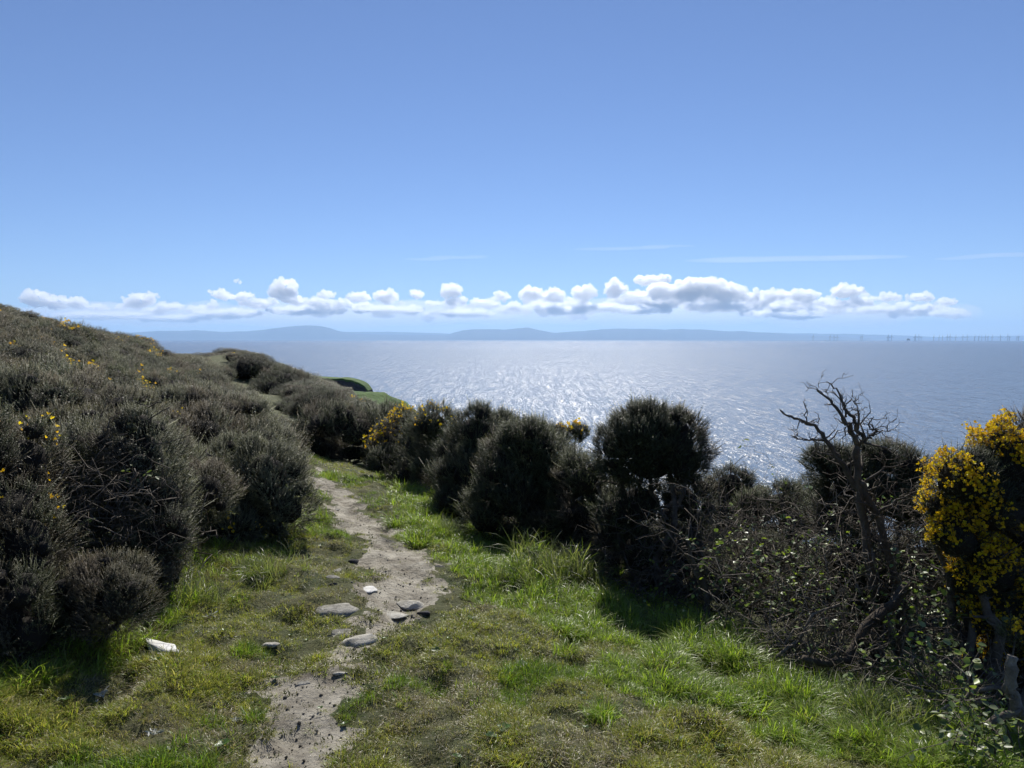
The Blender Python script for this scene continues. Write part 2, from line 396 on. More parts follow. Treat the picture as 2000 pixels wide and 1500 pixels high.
# ------------------------------------------------------------------ gorse
def shoot_template(seed, k=10, sl=.18, sw=.042):
    g = np.random.default_rng(seed); V, T = [], []
    V = [(math.cos(t) * .03, math.sin(t) * .03, 0) for t in (0, 2.1, 4.2)] + [(.08 * g.normal(), 0, 1)]
    T = [(0, 1, 3), (1, 2, 3), (2, 0, 3)]
    for i in range(k):
        t = .12 + .88 * (i + g.random()) / k; ang = i * 2.4 + g.normal() * .3
        L = sl * (1.15 - .65 * t) * g.uniform(.7, 1.2); up = g.uniform(.25, .75)
        d = np.array([math.cos(ang), math.sin(ang), up]); d /= np.linalg.norm(d)
        s = np.array([-math.sin(ang), math.cos(ang), 0]) * sw * .5; b = np.array([0, 0, t]); n = len(V)
        V += [tuple(b - s), tuple(b + s), tuple(b + d * L)]; T.append((n, n + 1, n + 2))
    return np.array(V, float), np.array(T)
SHOOTS = [shoot_template(s) for s in range(3)]
SHOOT_FAR = [shoot_template(s + 40, 7, .26, .06) for s in range(2)]
PAL = {
 "grey": [(.105, .098, .072), (.13, .122, .095), (.07, .07, .045), (.17, .155, .125)],
 "olive": [(.07, .078, .035), (.095, .098, .05), (.05, .056, .027), (.12, .115, .065)],
 "dark": [(.05, .055, .03), (.065, .07, .038), (.04, .043, .024), (.09, .09, .055)],
 "brown": [(.11, .085, .06), (.08, .065, .045), (.14, .115, .085), (.06, .06, .035)],
}
def shell(lumps, n, rg, lo=.72, hi=1.04, zmin=-1, up=.25):
    lumps = np.array(lumps, float); C, Rr = lumps[:, :3], lumps[:, 3:6]
    w = (Rr[:, 0] * Rr[:, 1] + Rr[:, 0] * Rr[:, 2]); w /= w.sum()
    P, N = [], []
    got = 0
    while got < n:
        k = rg.choice(len(C), n * 2, p=w); d = rg.normal(size=(n * 2, 3)); d[:, 2] += up
        d /= np.linalg.norm(d, axis=1, keepdims=True)
        bump = 1 + .16 * np.sin(d[:, 0] * 5.1 + k * 2) * np.sin(d[:, 1] * 4.3 + k) + .10 * np.sin(d[:, 2] * 9 + d[:, 0] * 7 + k * 3)
        f = (lo + (hi - lo) * rg.random(n * 2) ** .45) * bump
        w1 = C[k] + Rr[k] * d
        cl = .65 * vnoise(w1[:, 0] * 8 + w1[:, 2] * 5, w1[:, 1] * 8 - w1[:, 2] * 7, 5) + .35 * vnoise(w1[:, 0] * 19 - w1[:, 2] * 11, w1[:, 1] * 17 + w1[:, 2] * 16, 9)
        p = C[k] + Rr[k] * d * (f * (.68 + .60 * cl))[:, None]
        q = (p[:, None] - C[None]) / Rr[None]; ins = ((q ** 2).sum(2) < .62).sum(1) > 0
        ok = ~ins & (cl > .16 + .2 * rg.random(n * 2)) & (d[:, 2] > zmin) & (p[:, 2] > -.15)
        nn = d / Rr[k]; nn /= np.linalg.norm(nn, axis=1, keepdims=True)
        P.append(p[ok]); N.append(nn[ok]); got += ok.sum()
    return np.concatenate(P)[:n], np.concatenate(N)[:n]
def foliage_mesh(name, lumps, n, L, pal, seed, far=False, zmin=-1, zup=.55):
    rg = np.random.default_rng(seed); P, N = shell(lumps, n, rg, zmin=zmin)
    D = N * .8 + np.array([0, 0, zup]) + rg.normal(0, .28, P.shape)
    V, T, C, off = [], [], [], 0; tm = SHOOT_FAR if far else SHOOTS; ch = rg.integers(0, len(tm), n)
    pc = np.array(PAL[pal]) * [.94, 1.03, .80]
    patch_ = .5 + .5 * np.sin(P[:, 0] * 6 + seed) * np.sin(P[:, 1] * 5 + P[:, 2] * 6)
    for i, (tv, tf) in enumerate(tm):
        s = ch == i; m = s.sum(); sc = L * rg.uniform(.55, 1.3, m) * np.where(rg.random(m) < .05, 1.75, 1)
        v, t = replicate(tv, tf, P[s] - 0.3 * L * D[s], basis(D[s], rg.uniform(0, 6.3, m)), sc)
        c = 1.22 * pc[rg.integers(0, len(pc), m)] * (rg.uniform(.7, 1.25, m) * (.8 + .4 * patch_[s]))[:, None]
        q = P[s]; br_ = np.clip((vnoise(q[:, 0] * 3.1 + q[:, 2] * 2, q[:, 1] * 3.1 - q[:, 2] * 2.3, seed) - .58) * 5, 0, .8)[:, None]
        c = c * (1 - br_) + np.array([(.18, .14, .095)]) * rg.uniform(.5, 1.1, (m, 1)) * br_
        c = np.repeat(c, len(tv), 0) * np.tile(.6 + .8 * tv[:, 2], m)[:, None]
        V.append(v); T.append(t + off); C.append(c); off += len(v)
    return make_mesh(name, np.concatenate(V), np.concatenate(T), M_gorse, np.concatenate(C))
def core_mesh(name, lumps, seed, k=.74):  # solid dark blobs stand for dead inner growth and deep shade behind the shoots
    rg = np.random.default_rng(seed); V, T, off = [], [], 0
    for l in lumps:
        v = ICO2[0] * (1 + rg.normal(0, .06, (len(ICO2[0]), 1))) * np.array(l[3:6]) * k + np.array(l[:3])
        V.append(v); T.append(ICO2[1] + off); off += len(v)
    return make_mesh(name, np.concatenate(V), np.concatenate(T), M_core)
def wood_mesh(name, lumps, base, seed, r=.03, m=None, twigs=5):
    rg = np.random.default_rng(seed); tb = Tubes()
    for l in lumps:
        c = np.array(l[:3]); b = np.array(base) + rg.normal(0, .05, 3) * [1, 1, 0]
        p = crooked(b, c, 7, .45, rg); tb.add(p, np.linspace(r, r * .45, 7), 5)
        for q in range(twigs):
            i = rg.integers(2, 6); d = rg.normal(size=3); d[2] += .4; d /= np.linalg.norm(d)
            tb.add(crooked(p[i], p[i] + d * min(l[3:6]) * rg.uniform(.5, 1.0), 5, .5, rg), np.linspace(r * .4, r * .1, 5), 4)
    return tb.mesh(name, m or M_bark)
def petal_template(seed):
    g = np.random.default_rng(seed); V, T = [], []
    for i in range(5):
        a = i * 1.256 + g.normal() * .2; d = np.array([math.cos(a) * .6, math.sin(a) * .6, g.uniform(.3, .9)])
        s = np.array([-math.sin(a), math.cos(a), 0]) * .33; n = len(V)
        V += [(0, 0, 0), tuple(d * .7 - s), tuple(d * 1.1), tuple(d * .7 + s)]; T += [(n, n + 1, n + 2), (n, n + 2, n + 3)]
    return np.array(V, float), np.array(T)
PET = [petal_template(s) for s in range(3)]
def flower_mesh(name, P, N, size, seed):
    rg = np.random.default_rng(seed); V, T, C, off = [], [], [], 0; n = len(P); ch = rg.integers(0, 3, n)
    for i, (tv, tf) in enumerate(PET):
        s = ch == i; m = s.sum()
        if not m: continue
        v, t = replicate(tv, tf, P[s], basis(N[s] + rg.normal(0, .4, (m, 3)) + [0, 0, .3], rg.uniform(0, 6.3, m)), size * rg.uniform(.4, 1.35, m))
        c = np.array([(1.0, .76, .03)]) * rg.uniform(.75, 1.1, (m, 1)) * np.array([1, 1, 1]) ; c[:, 1] *= rg.uniform(.78, 1.08, m)
        V.append(v); T.append(t + off); C.append(np.repeat(c, len(tv), 0)); off += len(v)
    return make_mesh(name, np.concatenate(V), np.concatenate(T), M_flower, np.concatenate(C))
def flower_points(lumps, n, seed, thr=.62, freq=4, sel=None, cluster=4, spread=.035):
    rg = np.random.default_rng(seed); P, N = shell(lumps, max(n * 3, 60), rg, .98, 1.06, zmin=-.3, up=.6)
    if sel is not None: k = sel(P, N); P, N = P[k], N[k]
    nz = vnoise(P[:, 0] * freq + P[:, 2] * freq, P[:, 1] * freq + P[:, 2] * freq * .7, seed)
    k = np.argsort(-nz)[:max(1, int(len(P) * (1 - thr)))]; k = rg.permutation(k)[:max(1, n // cluster)]
    P, N = np.repeat(P[k], cluster, 0), np.repeat(N[k], cluster, 0)
    return P + rg.normal(0, spread, P.shape), N

def px_lumps(L, Y):
    """lumps given as (px, py, half width px, half height px, extra distance) -> world"""
    o = []
    for l in L:
        px, py, rx, rz = l[:4]; dy = l[4] if len(l) > 4 else 0; y = Y + dy; c = at(px, py, y); k = y / F
        ry = l[5] if len(l) > 5 else min(rx, rz * 1.3) * k
        o.append([*c, rx * k, ry, rz * k])
    return o
def roughen(W_, seed):
    g = np.random.default_rng(seed + 500); o = list(W_)
    for w in W_:
        for k in range(4):
            d = g.normal(size=3); d[1] = -abs(d[1]) * .6; d[2] += .3; d /= np.linalg.norm(d); f = g.uniform(.28, .5)
            o.append([w[0] + d[0] * w[3] * .85, w[1] + d[1] * w[4] * .85, w[2] + d[2] * w[5] * .85, w[3] * f, w[4] * f, w[5] * f])
    return o
def hero(label, L, Y, n, shoot, pal, seed, flowers=0, group=None, name="gorse_bush", cat="bush", base=None, twigs=5, r=.024, core=.58, fsize=.02, fsel=None, thr=.62, cluster=4, spread=.035, zmin=-1, wood=None, zup=.55, fcl=None):
    W_ = roughen(px_lumps(L, Y), seed); m = np.mean([w[:2] for w in W_], 0)
    if base is not None: m = np.array(at(base, 900, Y)[:2])
    g = np.array([m[0], m[1], H(m[0], m[1])[0]]); loc = [[w[0] - g[0], w[1] - g[1], w[2] - g[2], *w[3:]] for w in W_]
    t = thing(name, label, cat, g, group)
    obj("foliage", foliage_mesh("foliage", loc, int(n * 1.5), shoot * .88, pal, seed, zmin=zmin, zup=zup), t, kind="stuff")
    if core: obj("dark_core", core_mesh("dark_core", loc, seed, core), t)
    obj("stem", wood_mesh("stem", loc[:len(L)], (0, 0, -.05), seed, r, wood, twigs), t)
    if flowers:
        P, N = flower_points(loc, flowers, seed + 1, thr, sel=fsel, cluster=cluster, spread=spread)
        obj("flowers", flower_mesh("flowers", P, N, fsize, seed), t, kind="stuff")
    return t

# near left bank
hero("grey green gorse bush with a few yellow flowers at the left edge", [(-60,900,110,95),(40,905,85,85,.2),(0,1000,110,90,-.1),(55,1060,75,80,-.2),(-80,1090,110,110)], 4.2, 6500, .075, "olive", 1, flowers=60, thr=.7)
hero("large grey gorse bush with bare branches showing in its middle", [(170,900,85,80,.2),(270,890,80,75),(220,970,130,110,.35),(320,980,55,85),(120,1010,60,80),(310,1060,55,70,-.2)], 5.0, 8500, .085, "grey", 2, r=.028, twigs=14, core=.6)
hero("low greyish brown gorse bush leaning over the turf near the white stone", [(170,1170,70,65),(235,1180,60,60,-.1),(150,1240,55,50),(225,1120,60,40,.1),(120,1150,60,60,.2)], 3.9, 4500, .055, "brown", 3, flowers=0)
hero("dark gorse bush low in the left corner beside the turf", [(0,1200,100,90),(-90,1210,100,110,.1),(60,1240,60,60,-.05)], 3.7, 3500, .06, "olive", 4)
hero("small gorse bush with a yellow flower tuft above the tall grass", [(290,1130,45,45),(330,1110,40,50,.2),(265,1160,35,40)], 4.7, 1800, .06, "olive", 5, flowers=16, thr=.85, cluster=8, spread=.02)
hero("rounded gorse bush crowding the left side of the path with two flower tufts", [(440,930,75,70,.2),(520,930,70,75),(560,990,55,60,-.1),(480,1010,90,70),(430,1040,50,50,-.3),(395,960,45,70,.2)], 6.9, 8500, .095, "grey", 6, flowers=30, thr=.9, cluster=6)
hero("grey gorse bush behind the bush with bare branches", [(300,850,90,60),(390,850,80,60,.3),(230,830,80,50,.4),(350,900,80,50)], 7.6, 4500, .10, "grey", 7, flowers=30, thr=.8)
hero("broad grey brown gorse bush at mid height on the left edge", [(60,800,110,65),(-40,800,110,70),(150,790,80,60,.3)], 7.2, 4500, .10, "grey", 8)
hero("gorse bush sloping down to the far bend of the path", [(470,850,80,60,.3),(540,890,55,50),(575,930,32,45,-.3),(430,840,70,60,.5)], 9.0, 4500, .11, "grey", 9)

hero("grey gorse mound filling the left bank between the two nearest bushes", [(330,930,80,70),(400,960,60,60,-.2),(280,870,70,50,.3)], 6.3, 5000, .085, "grey", 10)
hero("brownish gorse mound behind the large bush with bare branches", [(150,850,90,50),(60,860,80,50,.2),(240,800,70,45,.5)], 6.4, 4000, .085, "brown", 11)
hero("grey gorse sloping up behind the rounded path side bush", [(500,860,70,40),(430,810,80,45,.5),(380,800,70,45,.3)], 8.2, 4000, .095, "grey", 12)
# right hedge
hero("dark bushy gorse where the path bends out of sight", [(640,830,60,45),(700,845,60,45),(760,840,50,50,.3),(610,850,40,40,.5),(630,880,50,25),(690,885,55,22),(745,880,45,25,.2)], 15.5, 6500, .16, "dark", 20)
hero("gorse bush with orange yellow flower sprays on its left side", [(780,860,45,50),(760,880,35,30,-.3),(800,835,35,35,.3)], 13.2, 3000, .13, "dark", 21, flowers=420, thr=.45, fsize=.035, cluster=5, spread=.05)
hero("upright dark gorse bush with yellow flowers on its crest", [(850,835,42,45),(865,890,45,50),(840,920,35,35,-.2)], 11.5, 4200, .12, "dark", 22, flowers=110, thr=.2, fsize=.03, fsel=lambda P, N: P[:, 2] > P[:, 2].max() - .3)
hero("tall dark gorse bush left of the widest hedge bush", [(930,845,50,52),(965,860,50,55,.2),(920,930,60,60,-.2),(900,980,45,50,-.4)], 9.4, 6500, .10, "dark", 23)
hero("widest grey green gorse bush in the middle of the hedge", [(1040,880,65,58),(1000,900,70,60,.1),(1080,920,60,60,-.1),(1020,970,95,70,-.1),(950,1010,55,55,-.2),(1060,1040,70,45,-.1)], 7.9, 9500, .10, "olive", 24)
hero("low gorse between the widest bush and the round headed bush", [(1150,940,65,50),(1200,985,60,60),(1140,1010,60,50),(1230,1060,70,60,.1),(1180,1080,60,50,-.1)], 7.2, 6500, .085, "olive", 25, zup=.45)
hero("distant small gorse bush topped with yellow flowers", [(1100,848,20,15),(1128,846,20,17)], 13.0, 1400, .10, "dark", 26, flowers=90, thr=.3, fsize=.035, fsel=lambda P, N: N[:, 2] > .2, base=1115)
hero("round headed dark gorse bush on a bare trunk against the sea", [(1250,860,72,66),(1310,865,72,68),(1200,870,40,45),(1275,845,75,55),(1345,900,42,42),(1270,910,80,42)], 6.4, 9500, .075, "dark", 27, r=.035, base=1275, zmin=-.9, twigs=6, cluster=3)
hero("dark gorse thicket under the round headed bush", [(1250,985,65,60),(1330,985,60,60,.1),(1200,1010,50,60),(1260,1080,75,70,.0),(1340,1070,60,70,.1),(1300,1140,60,50,.1)], 6.5, 6000, .08, "dark", 28)
hero("dark spiky gorse just right of the round headed bush", [(1425,945,40,35),(1400,990,50,45),(1450,990,50,40,.2)], 8.6, 3500, .10, "dark", 29)
hero("bright olive gorse bush low against the sea", [(1530,985,60,40),(1590,975,50,40,.2),(1480,1000,50,40),(1560,1030,70,45,-.2)], 7.4, 4500, .08, "olive", 30)
hero("green spiky gorse crown behind the dead tree", [(1635,915,58,42),(1715,900,76,40,.1),(1775,908,44,30),(1690,950,95,48),(1760,990,45,45,.3),(1640,1000,60,50,.2)], 5.9, 8500, .075, "dark", 31, core=.66, twigs=10, base=1700, wood=M_bark)

hero("dark gorse bush behind the pale leaved bramble at the right", [(1830,1040,60,50),(1800,1100,70,60),(1880,1110,60,70,.1)], 6.4, 3500, .09, "dark", 32)
hero("dark gorse filling the hedge behind the tall dark bush", [(985,845,50,35),(1050,860,55,35),(900,880,40,50,-.5)], 10.3, 3000, .11, "dark", 33)
hero("low dark gorse at the hedge foot before the far bend", [(800,930,40,30),(760,900,40,25,.5),(835,950,30,30,-.2)], 12.0, 2200, .12, "dark", 34)
hero("small dark gorse bridging the two tall hedge bushes", [(900,880,45,50),(885,940,45,45,-.2),(910,1010,45,50,-.4)], 9.8, 2600, .11, "dark", 35)
hero("low spreading gorse at the right foot of the widest bush", [(1110,950,60,55),(1100,1020,60,60,-.1),(1150,1060,60,50,-.1)], 7.6, 4000, .09, "dark", 36)
hero("dark gorse filling the hedge right of the flower sprays", [(815,870,40,45),(830,900,35,45,-.3)], 12.2, 2200, .12, "dark", 37)
hero("low green gorse among the twigs left of the dead tree", [(1480,1090,75,45),(1560,1120,70,45,-.1),(1420,1150,60,45,-.1)], 5.9, 3500, .06, "olive", 38, core=.5)
hero("low green gorse under the dead tree crown", [(1660,1090,70,55),(1720,1150,70,60,-.1),(1620,1160,60,45,-.1)], 5.4, 3500, .06, "olive", 39, core=.6)
# flowering gorse at the right edge
def sunny(P, N): return (N @ np.array([-.55, .1, .75]) + RNG.normal(0, .25, len(N))) > .25
hero("tall gorse bush covered in bright yellow flowers at the right edge", [(1960,900,70,75,.1),(1880,935,62,52),(2040,870,80,75,.2),(1930,990,75,60,.05),(2030,1010,110,110,.2),(1868,1050,45,48),(1930,1110,62,70,.05),(2040,1170,100,100,.2),(1940,1190,55,70,.1),(1895,1130,45,55,.15),(1980,1270,70,60,.25),(1850,990,45,40,.1)], 4.1, 12500, .06, "dark", 40, core=.8, flowers=11500, thr=.3, fsize=.0135, cluster=5, spread=.014, fsel=lambda P, N: (N @ np.array([-.5, -.2, .7]) + RNG.normal(0, .33, len(N)) + (P[:, 2] - .9) * .6) > -.05, r=.035)
hero("low gorse sprig with yellow flowers above the stump", [(1985,1235,28,22),(2010,1240,25,22)], 3.6, 350, .05, "olive", 41, flowers=110, thr=.2, fsize=.0145, cluster=5, spread=.012, core=None, r=.008)

# thicket over the slopes: copies of four bushes
def unit_bush(seed, pal, fl):
    g = np.random.default_rng(seed); L = [[0, 0, .45, .62, .62, .5]]
    for k in range(6):
        a = k * 1.05 + g.normal() * .3; r = g.uniform(.45, .7); L.append([math.cos(a) * r, math.sin(a) * r, g.uniform(.2, .5), g.uniform(.32, .45), g.uniform(.32, .45), g.uniform(.3, .42)])
    t = thing("gorse_bush", "dense gorse bush in the thicket that covers the slope", "bush", (0, 0, 0), "gorse bushes of the slope thicket")
    obj("foliage", foliage_mesh("foliage", L, 6500, .105, pal, seed, far=True, zmin=-.5), t, kind="stuff")
    obj("dark_core", core_mesh("dark_core", L, seed, .72), t)
    if fl:
        P, N = flower_points(L, fl, seed, .75, 2.5, fsel_top, 5, .05); obj("flowers", flower_mesh("flowers", P, N, .045, seed), t, kind="stuff")
    return t
fsel_top = lambda P, N: N[:, 2] > .35
protos = [unit_bush(60, "grey", 0), unit_bush(61, "grey", 0), unit_bush(62, "olive", 90), unit_bush(63, "brown", 0), unit_bush(64, "dark", 0)]
used = [False] * 5
def put(i, x, y, s, sz, label=None, group=None):
    z = H(x, y)[0] - .08; rz = RNG.uniform(0, 6.28)
    if not used[i]:
        used[i] = True; o = protos[i]; o.location = (x, y, z); o.rotation_euler = (0, 0, rz); o.scale = (s, s, sz)
    else: o = dup(protos[i], (x, y, z), rz, (s, s, sz))
    kindw = ["greyish gorse bush", "grey gorse bush of loose shoots", "gorse bush dotted with yellow flowers", "brownish gorse bush", "dark green gorse bush"][i]
    u = x / max(y, .1); top = z + sz
    if y < 3 or abs(u) > .72: zone = "out beyond the side of the hedge and bank"
    elif u > .2: zone = "behind the right hedge on the drop towards the sea"
    elif y > 16 and top > los_top(x, y) - .5: zone = "on the skyline crest of the left slope"
    elif u > -.35: zone = "in the thicket beyond the bend of the path"
    elif y < 18: zone = "in the near thicket of the left bank"
    else: zone = "on the far hillside of the left slope"
    o["label"] = kindw + " " + zone; o["group"] = kindw + "es " + zone if not kindw.endswith(("shoots", "flowers")) else kindw.replace("bush", "bushes") + " " + zone
    return o
pts = []
def try_put(x, y, s, sz, w):
    for a, b, c in pts:
        if (a - x) ** 2 + (b - y) ** 2 < ((c + s) * .62) ** 2: return False
    pts.append((x, y, s)); put(w, x, y, s, sz); return True
FARPATH = np.array([(-3.2, 13), (-4.5, 18), (-8, 27), (-13, 38), (-17, 49), (-21, 55), (-40, 64)])
def los_top(x, y): return EYE - (skyline(1000 + x / y * F) - 659.7) / F * y
def hidden(x, y, top):
    t = np.linspace(.12, .93, 40); return bool((Hbase(x * t, y * t) > EYE + (top - EYE) * t + .05).any())
def slope_bush(u, y, s, wsel):
    x = u * y
    if side(FARPATH, np.array([x]), np.array([y]))[0] ** 2 < (s * .8 + .5) ** 2: return
    if side(LEFTB, np.array([x]), np.array([y]))[0] > -s * .9 and y < 14 and x > -6 and side(HEDGE, np.array([x]), np.array([y]))[0] < s: return
    gz = H(x, y)[0]
    if gz < -11: return
    sz = s * RNG.uniform(.75, 1.05); room = min(los_top(x + q * s, y) for q in (-.35, 0, .35)) - gz + .08
    if room < .35 * s: return
    sz = min(sz, room / .95 * RNG.uniform(.8, 1.15))
    if hidden(x, y, gz + sz): return
    try_put(x, y, s, sz, wsel)
for _ in range(2600):
    u = RNG.uniform(-.72, .05); y = 9.5 + 80 * RNG.random() ** 1.2
    w = int(RNG.choice([0, 1, 2, 3, 4], p=[.30, .28, .07, .13, .22]))
    if y > 28 and RNG.random() < .10: w = 2
    if u > -.35 and w in (0, 3): w = 4
    slope_bush(u, y, RNG.uniform(.65, 1.15) * (1 + max(0, y - 14) / 32), w)
for _ in range(500):      # below the near hedge, down the seaward slope
    slope_bush(RNG.uniform(.22, .75), RNG.uniform(6.6, 14), RNG.uniform(.6, 1.0), int(RNG.choice([1, 4, 4, 4])))
print("slope", len(pts))
# bushes beside and beyond the near hedge, off to the right and left
for _ in range(60):
    x, y = RNG.uniform(-14, 14), RNG.uniform(-3, 16)
    if -.72 < x / max(y, .1) < .1 and y > 0: continue
    hs = side(HEDGE, np.array([x]), np.array([y]))[0]; ls = side(LEFTB, np.array([x]), np.array([y]))[0]
    if not (hs > 1.4 or ls < -1.2): continue
    if hs > 8: continue
    s = RNG.uniform(.6, 1.0); top = H(x, y)[0] + s
    if y > 0 and abs(x / y) < .8: continue
    try_put(x, y, s, s * .9, int(RNG.choice([1, 4, 4])))
print("thicket bushes", len(pts))

# ------------------------------------------------------------------ dead tree and tangled wood on the right
def px_path(pp, Y, j=.0):
    return np.array([at(a, b, Y + (c[0] if c else 0)) for a, b, *c in pp])
tb_loc = np.array([*at(1700, 1250, 4.9)[:2], 0]); tb_loc[2] = H(tb_loc[0], tb_loc[1])[0]
dt = thing("dead_tree", "leafless dead gorse tree with forked bare branches against the sea", "tree", tb_loc)
def limb(pp, r0, r1, Y=4.9, twigs=0, tl=.12, name="branch", m=M_bark, sides=6, parent=dt, org=tb_loc, seed=0):
    twigs = int(twigs * 1.8); tl *= 1.25
    P = px_path(pp, Y); g = np.random.default_rng(seed + len(pp) * 7)
    t = np.linspace(0, len(P) - 1, (len(P) - 1) * 3 + 1); i = np.minimum(t.astype(int), len(P) - 2); f = (t - i)[:, None]
    Q_ = P[i] * (1 - f) + P[i + 1] * f; Q_[1:-1] += g.normal(0, .006, Q_[1:-1].shape); Q_ -= org
    tb = Tubes(); rad = np.linspace(r0, r1, len(Q_)) * g.uniform(.85, 1.15, len(Q_)); tb.add(Q_, rad, sides)
    for k in range(twigs):
        i = g.integers(1, len(Q_) - 1); d = g.normal(size=3) * [1, .6, 1]; d += (Q_[i] - Q_[i - 1]) * 8; d[2] += .3; d /= np.linalg.norm(d)
        L = tl * g.uniform(.5, 1.4); q = crooked(Q_[i], Q_[i] + d * L, 5, .6, g); tb.add(q, np.linspace(max(rad[i] * .45, .0025), .0016, 5), 4)
        for h in range(2):
            d2 = d + g.normal(0, .6, 3); a = q[g.integers(2, 4)]; tb.add(crooked(a, a + d2 * L * .4, 4, .5, g), [.002, .0018, .0015, .0012], 3)
    return obj(name, tb.mesh(name, m), parent)
limb([(1712,1290),(1706,1200),(1700,1120),(1690,1040),(1678,960),(1672,900),(1674,870)], .034, .022, name="trunk", twigs=6, tl=.25)
limb([(1755,1290),(1760,1200),(1745,1110),(1715,1010),(1690,960),(1680,940)], .028, .018, name="trunk", twigs=8, tl=.2, seed=3)
limb([(1680,960),(1650,920),(1632,888),(1610,856),(1592,832),(1570,826),(1550,815),(1535,814),(1524,800)], .020, .004, twigs=5, tl=.08)
limb([(1674,870),(1660,830),(1650,820),(1633,795),(1618,780),(1600,762),(1596,760)], .018, .003, twigs=7, tl=.08, seed=1)
limb([(1686,866),(1690,860),(1674,838),(1668,815),(1650,800),(1646,790),(1640,770),(1624,752),(1614,745)], .016, .003, twigs=7, tl=.08, seed=2)
limb([(1672,880),(1690,856),(1700,850),(1712,842),(1708,838),(1700,838),(1698,830),(1700,820),(1706,814)], .011, .003, twigs=5, tl=.07, seed=4)
limb([(1652,815),(1648,790),(1662,780),(1664,760)], .007, .002, twigs=4, tl=.06, seed=5)
limb([(1675,840),(1678,808),(1676,800),(1664,780)], .008, .002, twigs=5, tl=.06, seed=6)
limb([(1614,862),(1590,858),(1580,860),(1565,862),(1556,856),(1550,852)], .008, .003, twigs=5, tl=.06, seed=7)
limb([(1626,888),(1600,884),(1588,882),(1582,898)], .007, .002, twigs=5, tl=.07, seed=8)
limb([(1575,828),(1574,812),(1570,785),(1571,778)], .005, .0015, twigs=2, tl=.04, seed=9)
limb([(1592,835),(1600,826),(1598,808),(1590,804)], .004, .0015, twigs=1, tl=.03, seed=10)
limb([(1700,850),(1715,842),(1740,842)], .005, .002, twigs=4, tl=.07, seed=11)
limb([(1690,940),(1730,915),(1765,905)], .009, .003, twigs=8, tl=.12, seed=12)
limb([(1700,1010),(1740,985),(1775,965),(1790,960)], .012, .004, twigs=8, tl=.12, seed=13)

def wood_thing(name, label, cat, pp, r0, r1, Y, m, twigs, tl, group=None, seed=0, sides=7):
    P = px_path(pp, Y); g = P[0].copy(); g[2] = H(g[0], g[1])[0]
    t = thing(name, label, cat, g, group); limb(pp, r0, r1, Y, twigs, tl, "limb", m, sides, t, g, seed); return t
wood_thing("fallen_log", "mossy bent trunk lying low in front of the dead tree", "log", [(1775,1140,.1),(1745,1180),(1700,1212,-.1),(1670,1262,-.15),(1655,1290,-.2),(1600,1298,-.2),(1568,1285,-.2)], .032, .020, 4.45, M_mossbark, 5, .15)
wood_thing("stump", "pale weathered upright stump at the right edge", "stump", [(2000,1430,0),(1990,1385,0),(1968,1345,0),(1975,1310,0),(1978,1282,0)], .032, .022, 3.35, M_deadwood, 2, .08)
wood_thing("fallen_branch", "long grey fallen branch pointing left from the stump", "branch", [(1965,1345),(1900,1350,.05),(1850,1380,.05),(1800,1395,.05),(1770,1415,.0)], .012, .004, 3.6, M_deadwood, 6, .2)
wood_thing("fallen_branch", "thin grey fallen branch above the long fallen one", "branch", [(1955,1385),(1910,1372,.05),(1850,1352,.1),(1790,1345,.12),(1740,1325,.1)], .009, .004, 3.65, M_deadwood, 6, .2, seed=3)
wood_thing("fallen_branch", "thick brown branch lying at the right edge below the stump", "branch", [(2020,1390),(1960,1400,.05),(1910,1418,.05)], .022, .015, 3.3, M_deadwood, 3, .12, seed=5)
wood_thing("bare_stem", "upright bare stem at the left of the twiggy thicket", "branch", [(1400,1300),(1385,1220),(1380,1150),(1350,1090),(1340,1050)], .028, .01, 5.3, M_bark, 10, .3, seed=7)
wood_thing("bare_stem", "thin leaning bare stem in front of the bright olive gorse", "branch", [(1560,1200),(1550,1110),(1540,1040),(1532,1000),(1520,965)], .016, .006, 5.6, M_bark, 10, .25, seed=8)
wood_thing("bare_stem", "low arching stem left of the mossy trunk", "branch", [(1450,1345),(1500,1300),(1560,1250),(1590,1200),(1640,1180)], .014, .006, 4.5, M_deadwood, 10, .22, seed=9)

def tangle(label, pxc, Y, wpx, hpx, n, m, seed, leaves=0, lc=None, cat="thicket", name="bramble_thicket", r=(.0015, .005), group=None):
    g = np.random.default_rng(seed); c = at(*pxc, Y); o = np.array([c[0], c[1], H(c[0], c[1])[0]]); k = Y / F; tb = Tubes(); ends = []
    for i in range(n):
        p = c + np.array([g.normal() * wpx * k * .45, g.normal() * wpx * k * .35, g.normal() * hpx * k * .45])
        p[2] = max(p[2], o[2] - .1)
        if side(HEDGE, p[:1], p[1:2])[0] < .12 and p[0] > -1.2 and len(ends) > 25: continue
        if p[1] > 3 and p[0] > 0 and p[2] > los_top(p[0], p[1]) - .12: p[2] -= .35
        d = g.normal(size=3); d[2] *= .6; d /= np.linalg.norm(d); L = g.uniform(.12, .42)
        q = crooked(p, p + d * L, 6, .8, g); q[:, 2] += np.sin(np.linspace(0, 3.1, 6)) * g.uniform(0, .08)
        tb.add(q - o, np.linspace(g.uniform(*r), .0012, 6), 3); ends.append(q - o)
    t = thing(name, label, cat, o, group); obj("stems", tb.mesh("stems", m), t, kind="stuff")
    if leaves:
        E = np.concatenate(ends); P = np.repeat(E[g.integers(0, len(E), leaves // 4 + 1)], 4, 0)[:leaves] + g.normal(0, .022, (leaves, 3)); leaf_part(t, P, g, lc)
    return t
LEAF_V = np.array([(0, 0, 0), (-.38, .35, .08), (0, .45, -.05), (.38, .35, .08), (-.3, .75, .05), (0, 1, -.08), (.3, .75, .05)], float)
LEAF_T = np.array([(0, 2, 1), (0, 3, 2), (1, 2, 4), (2, 5, 4), (2, 3, 6), (2, 6, 5)])
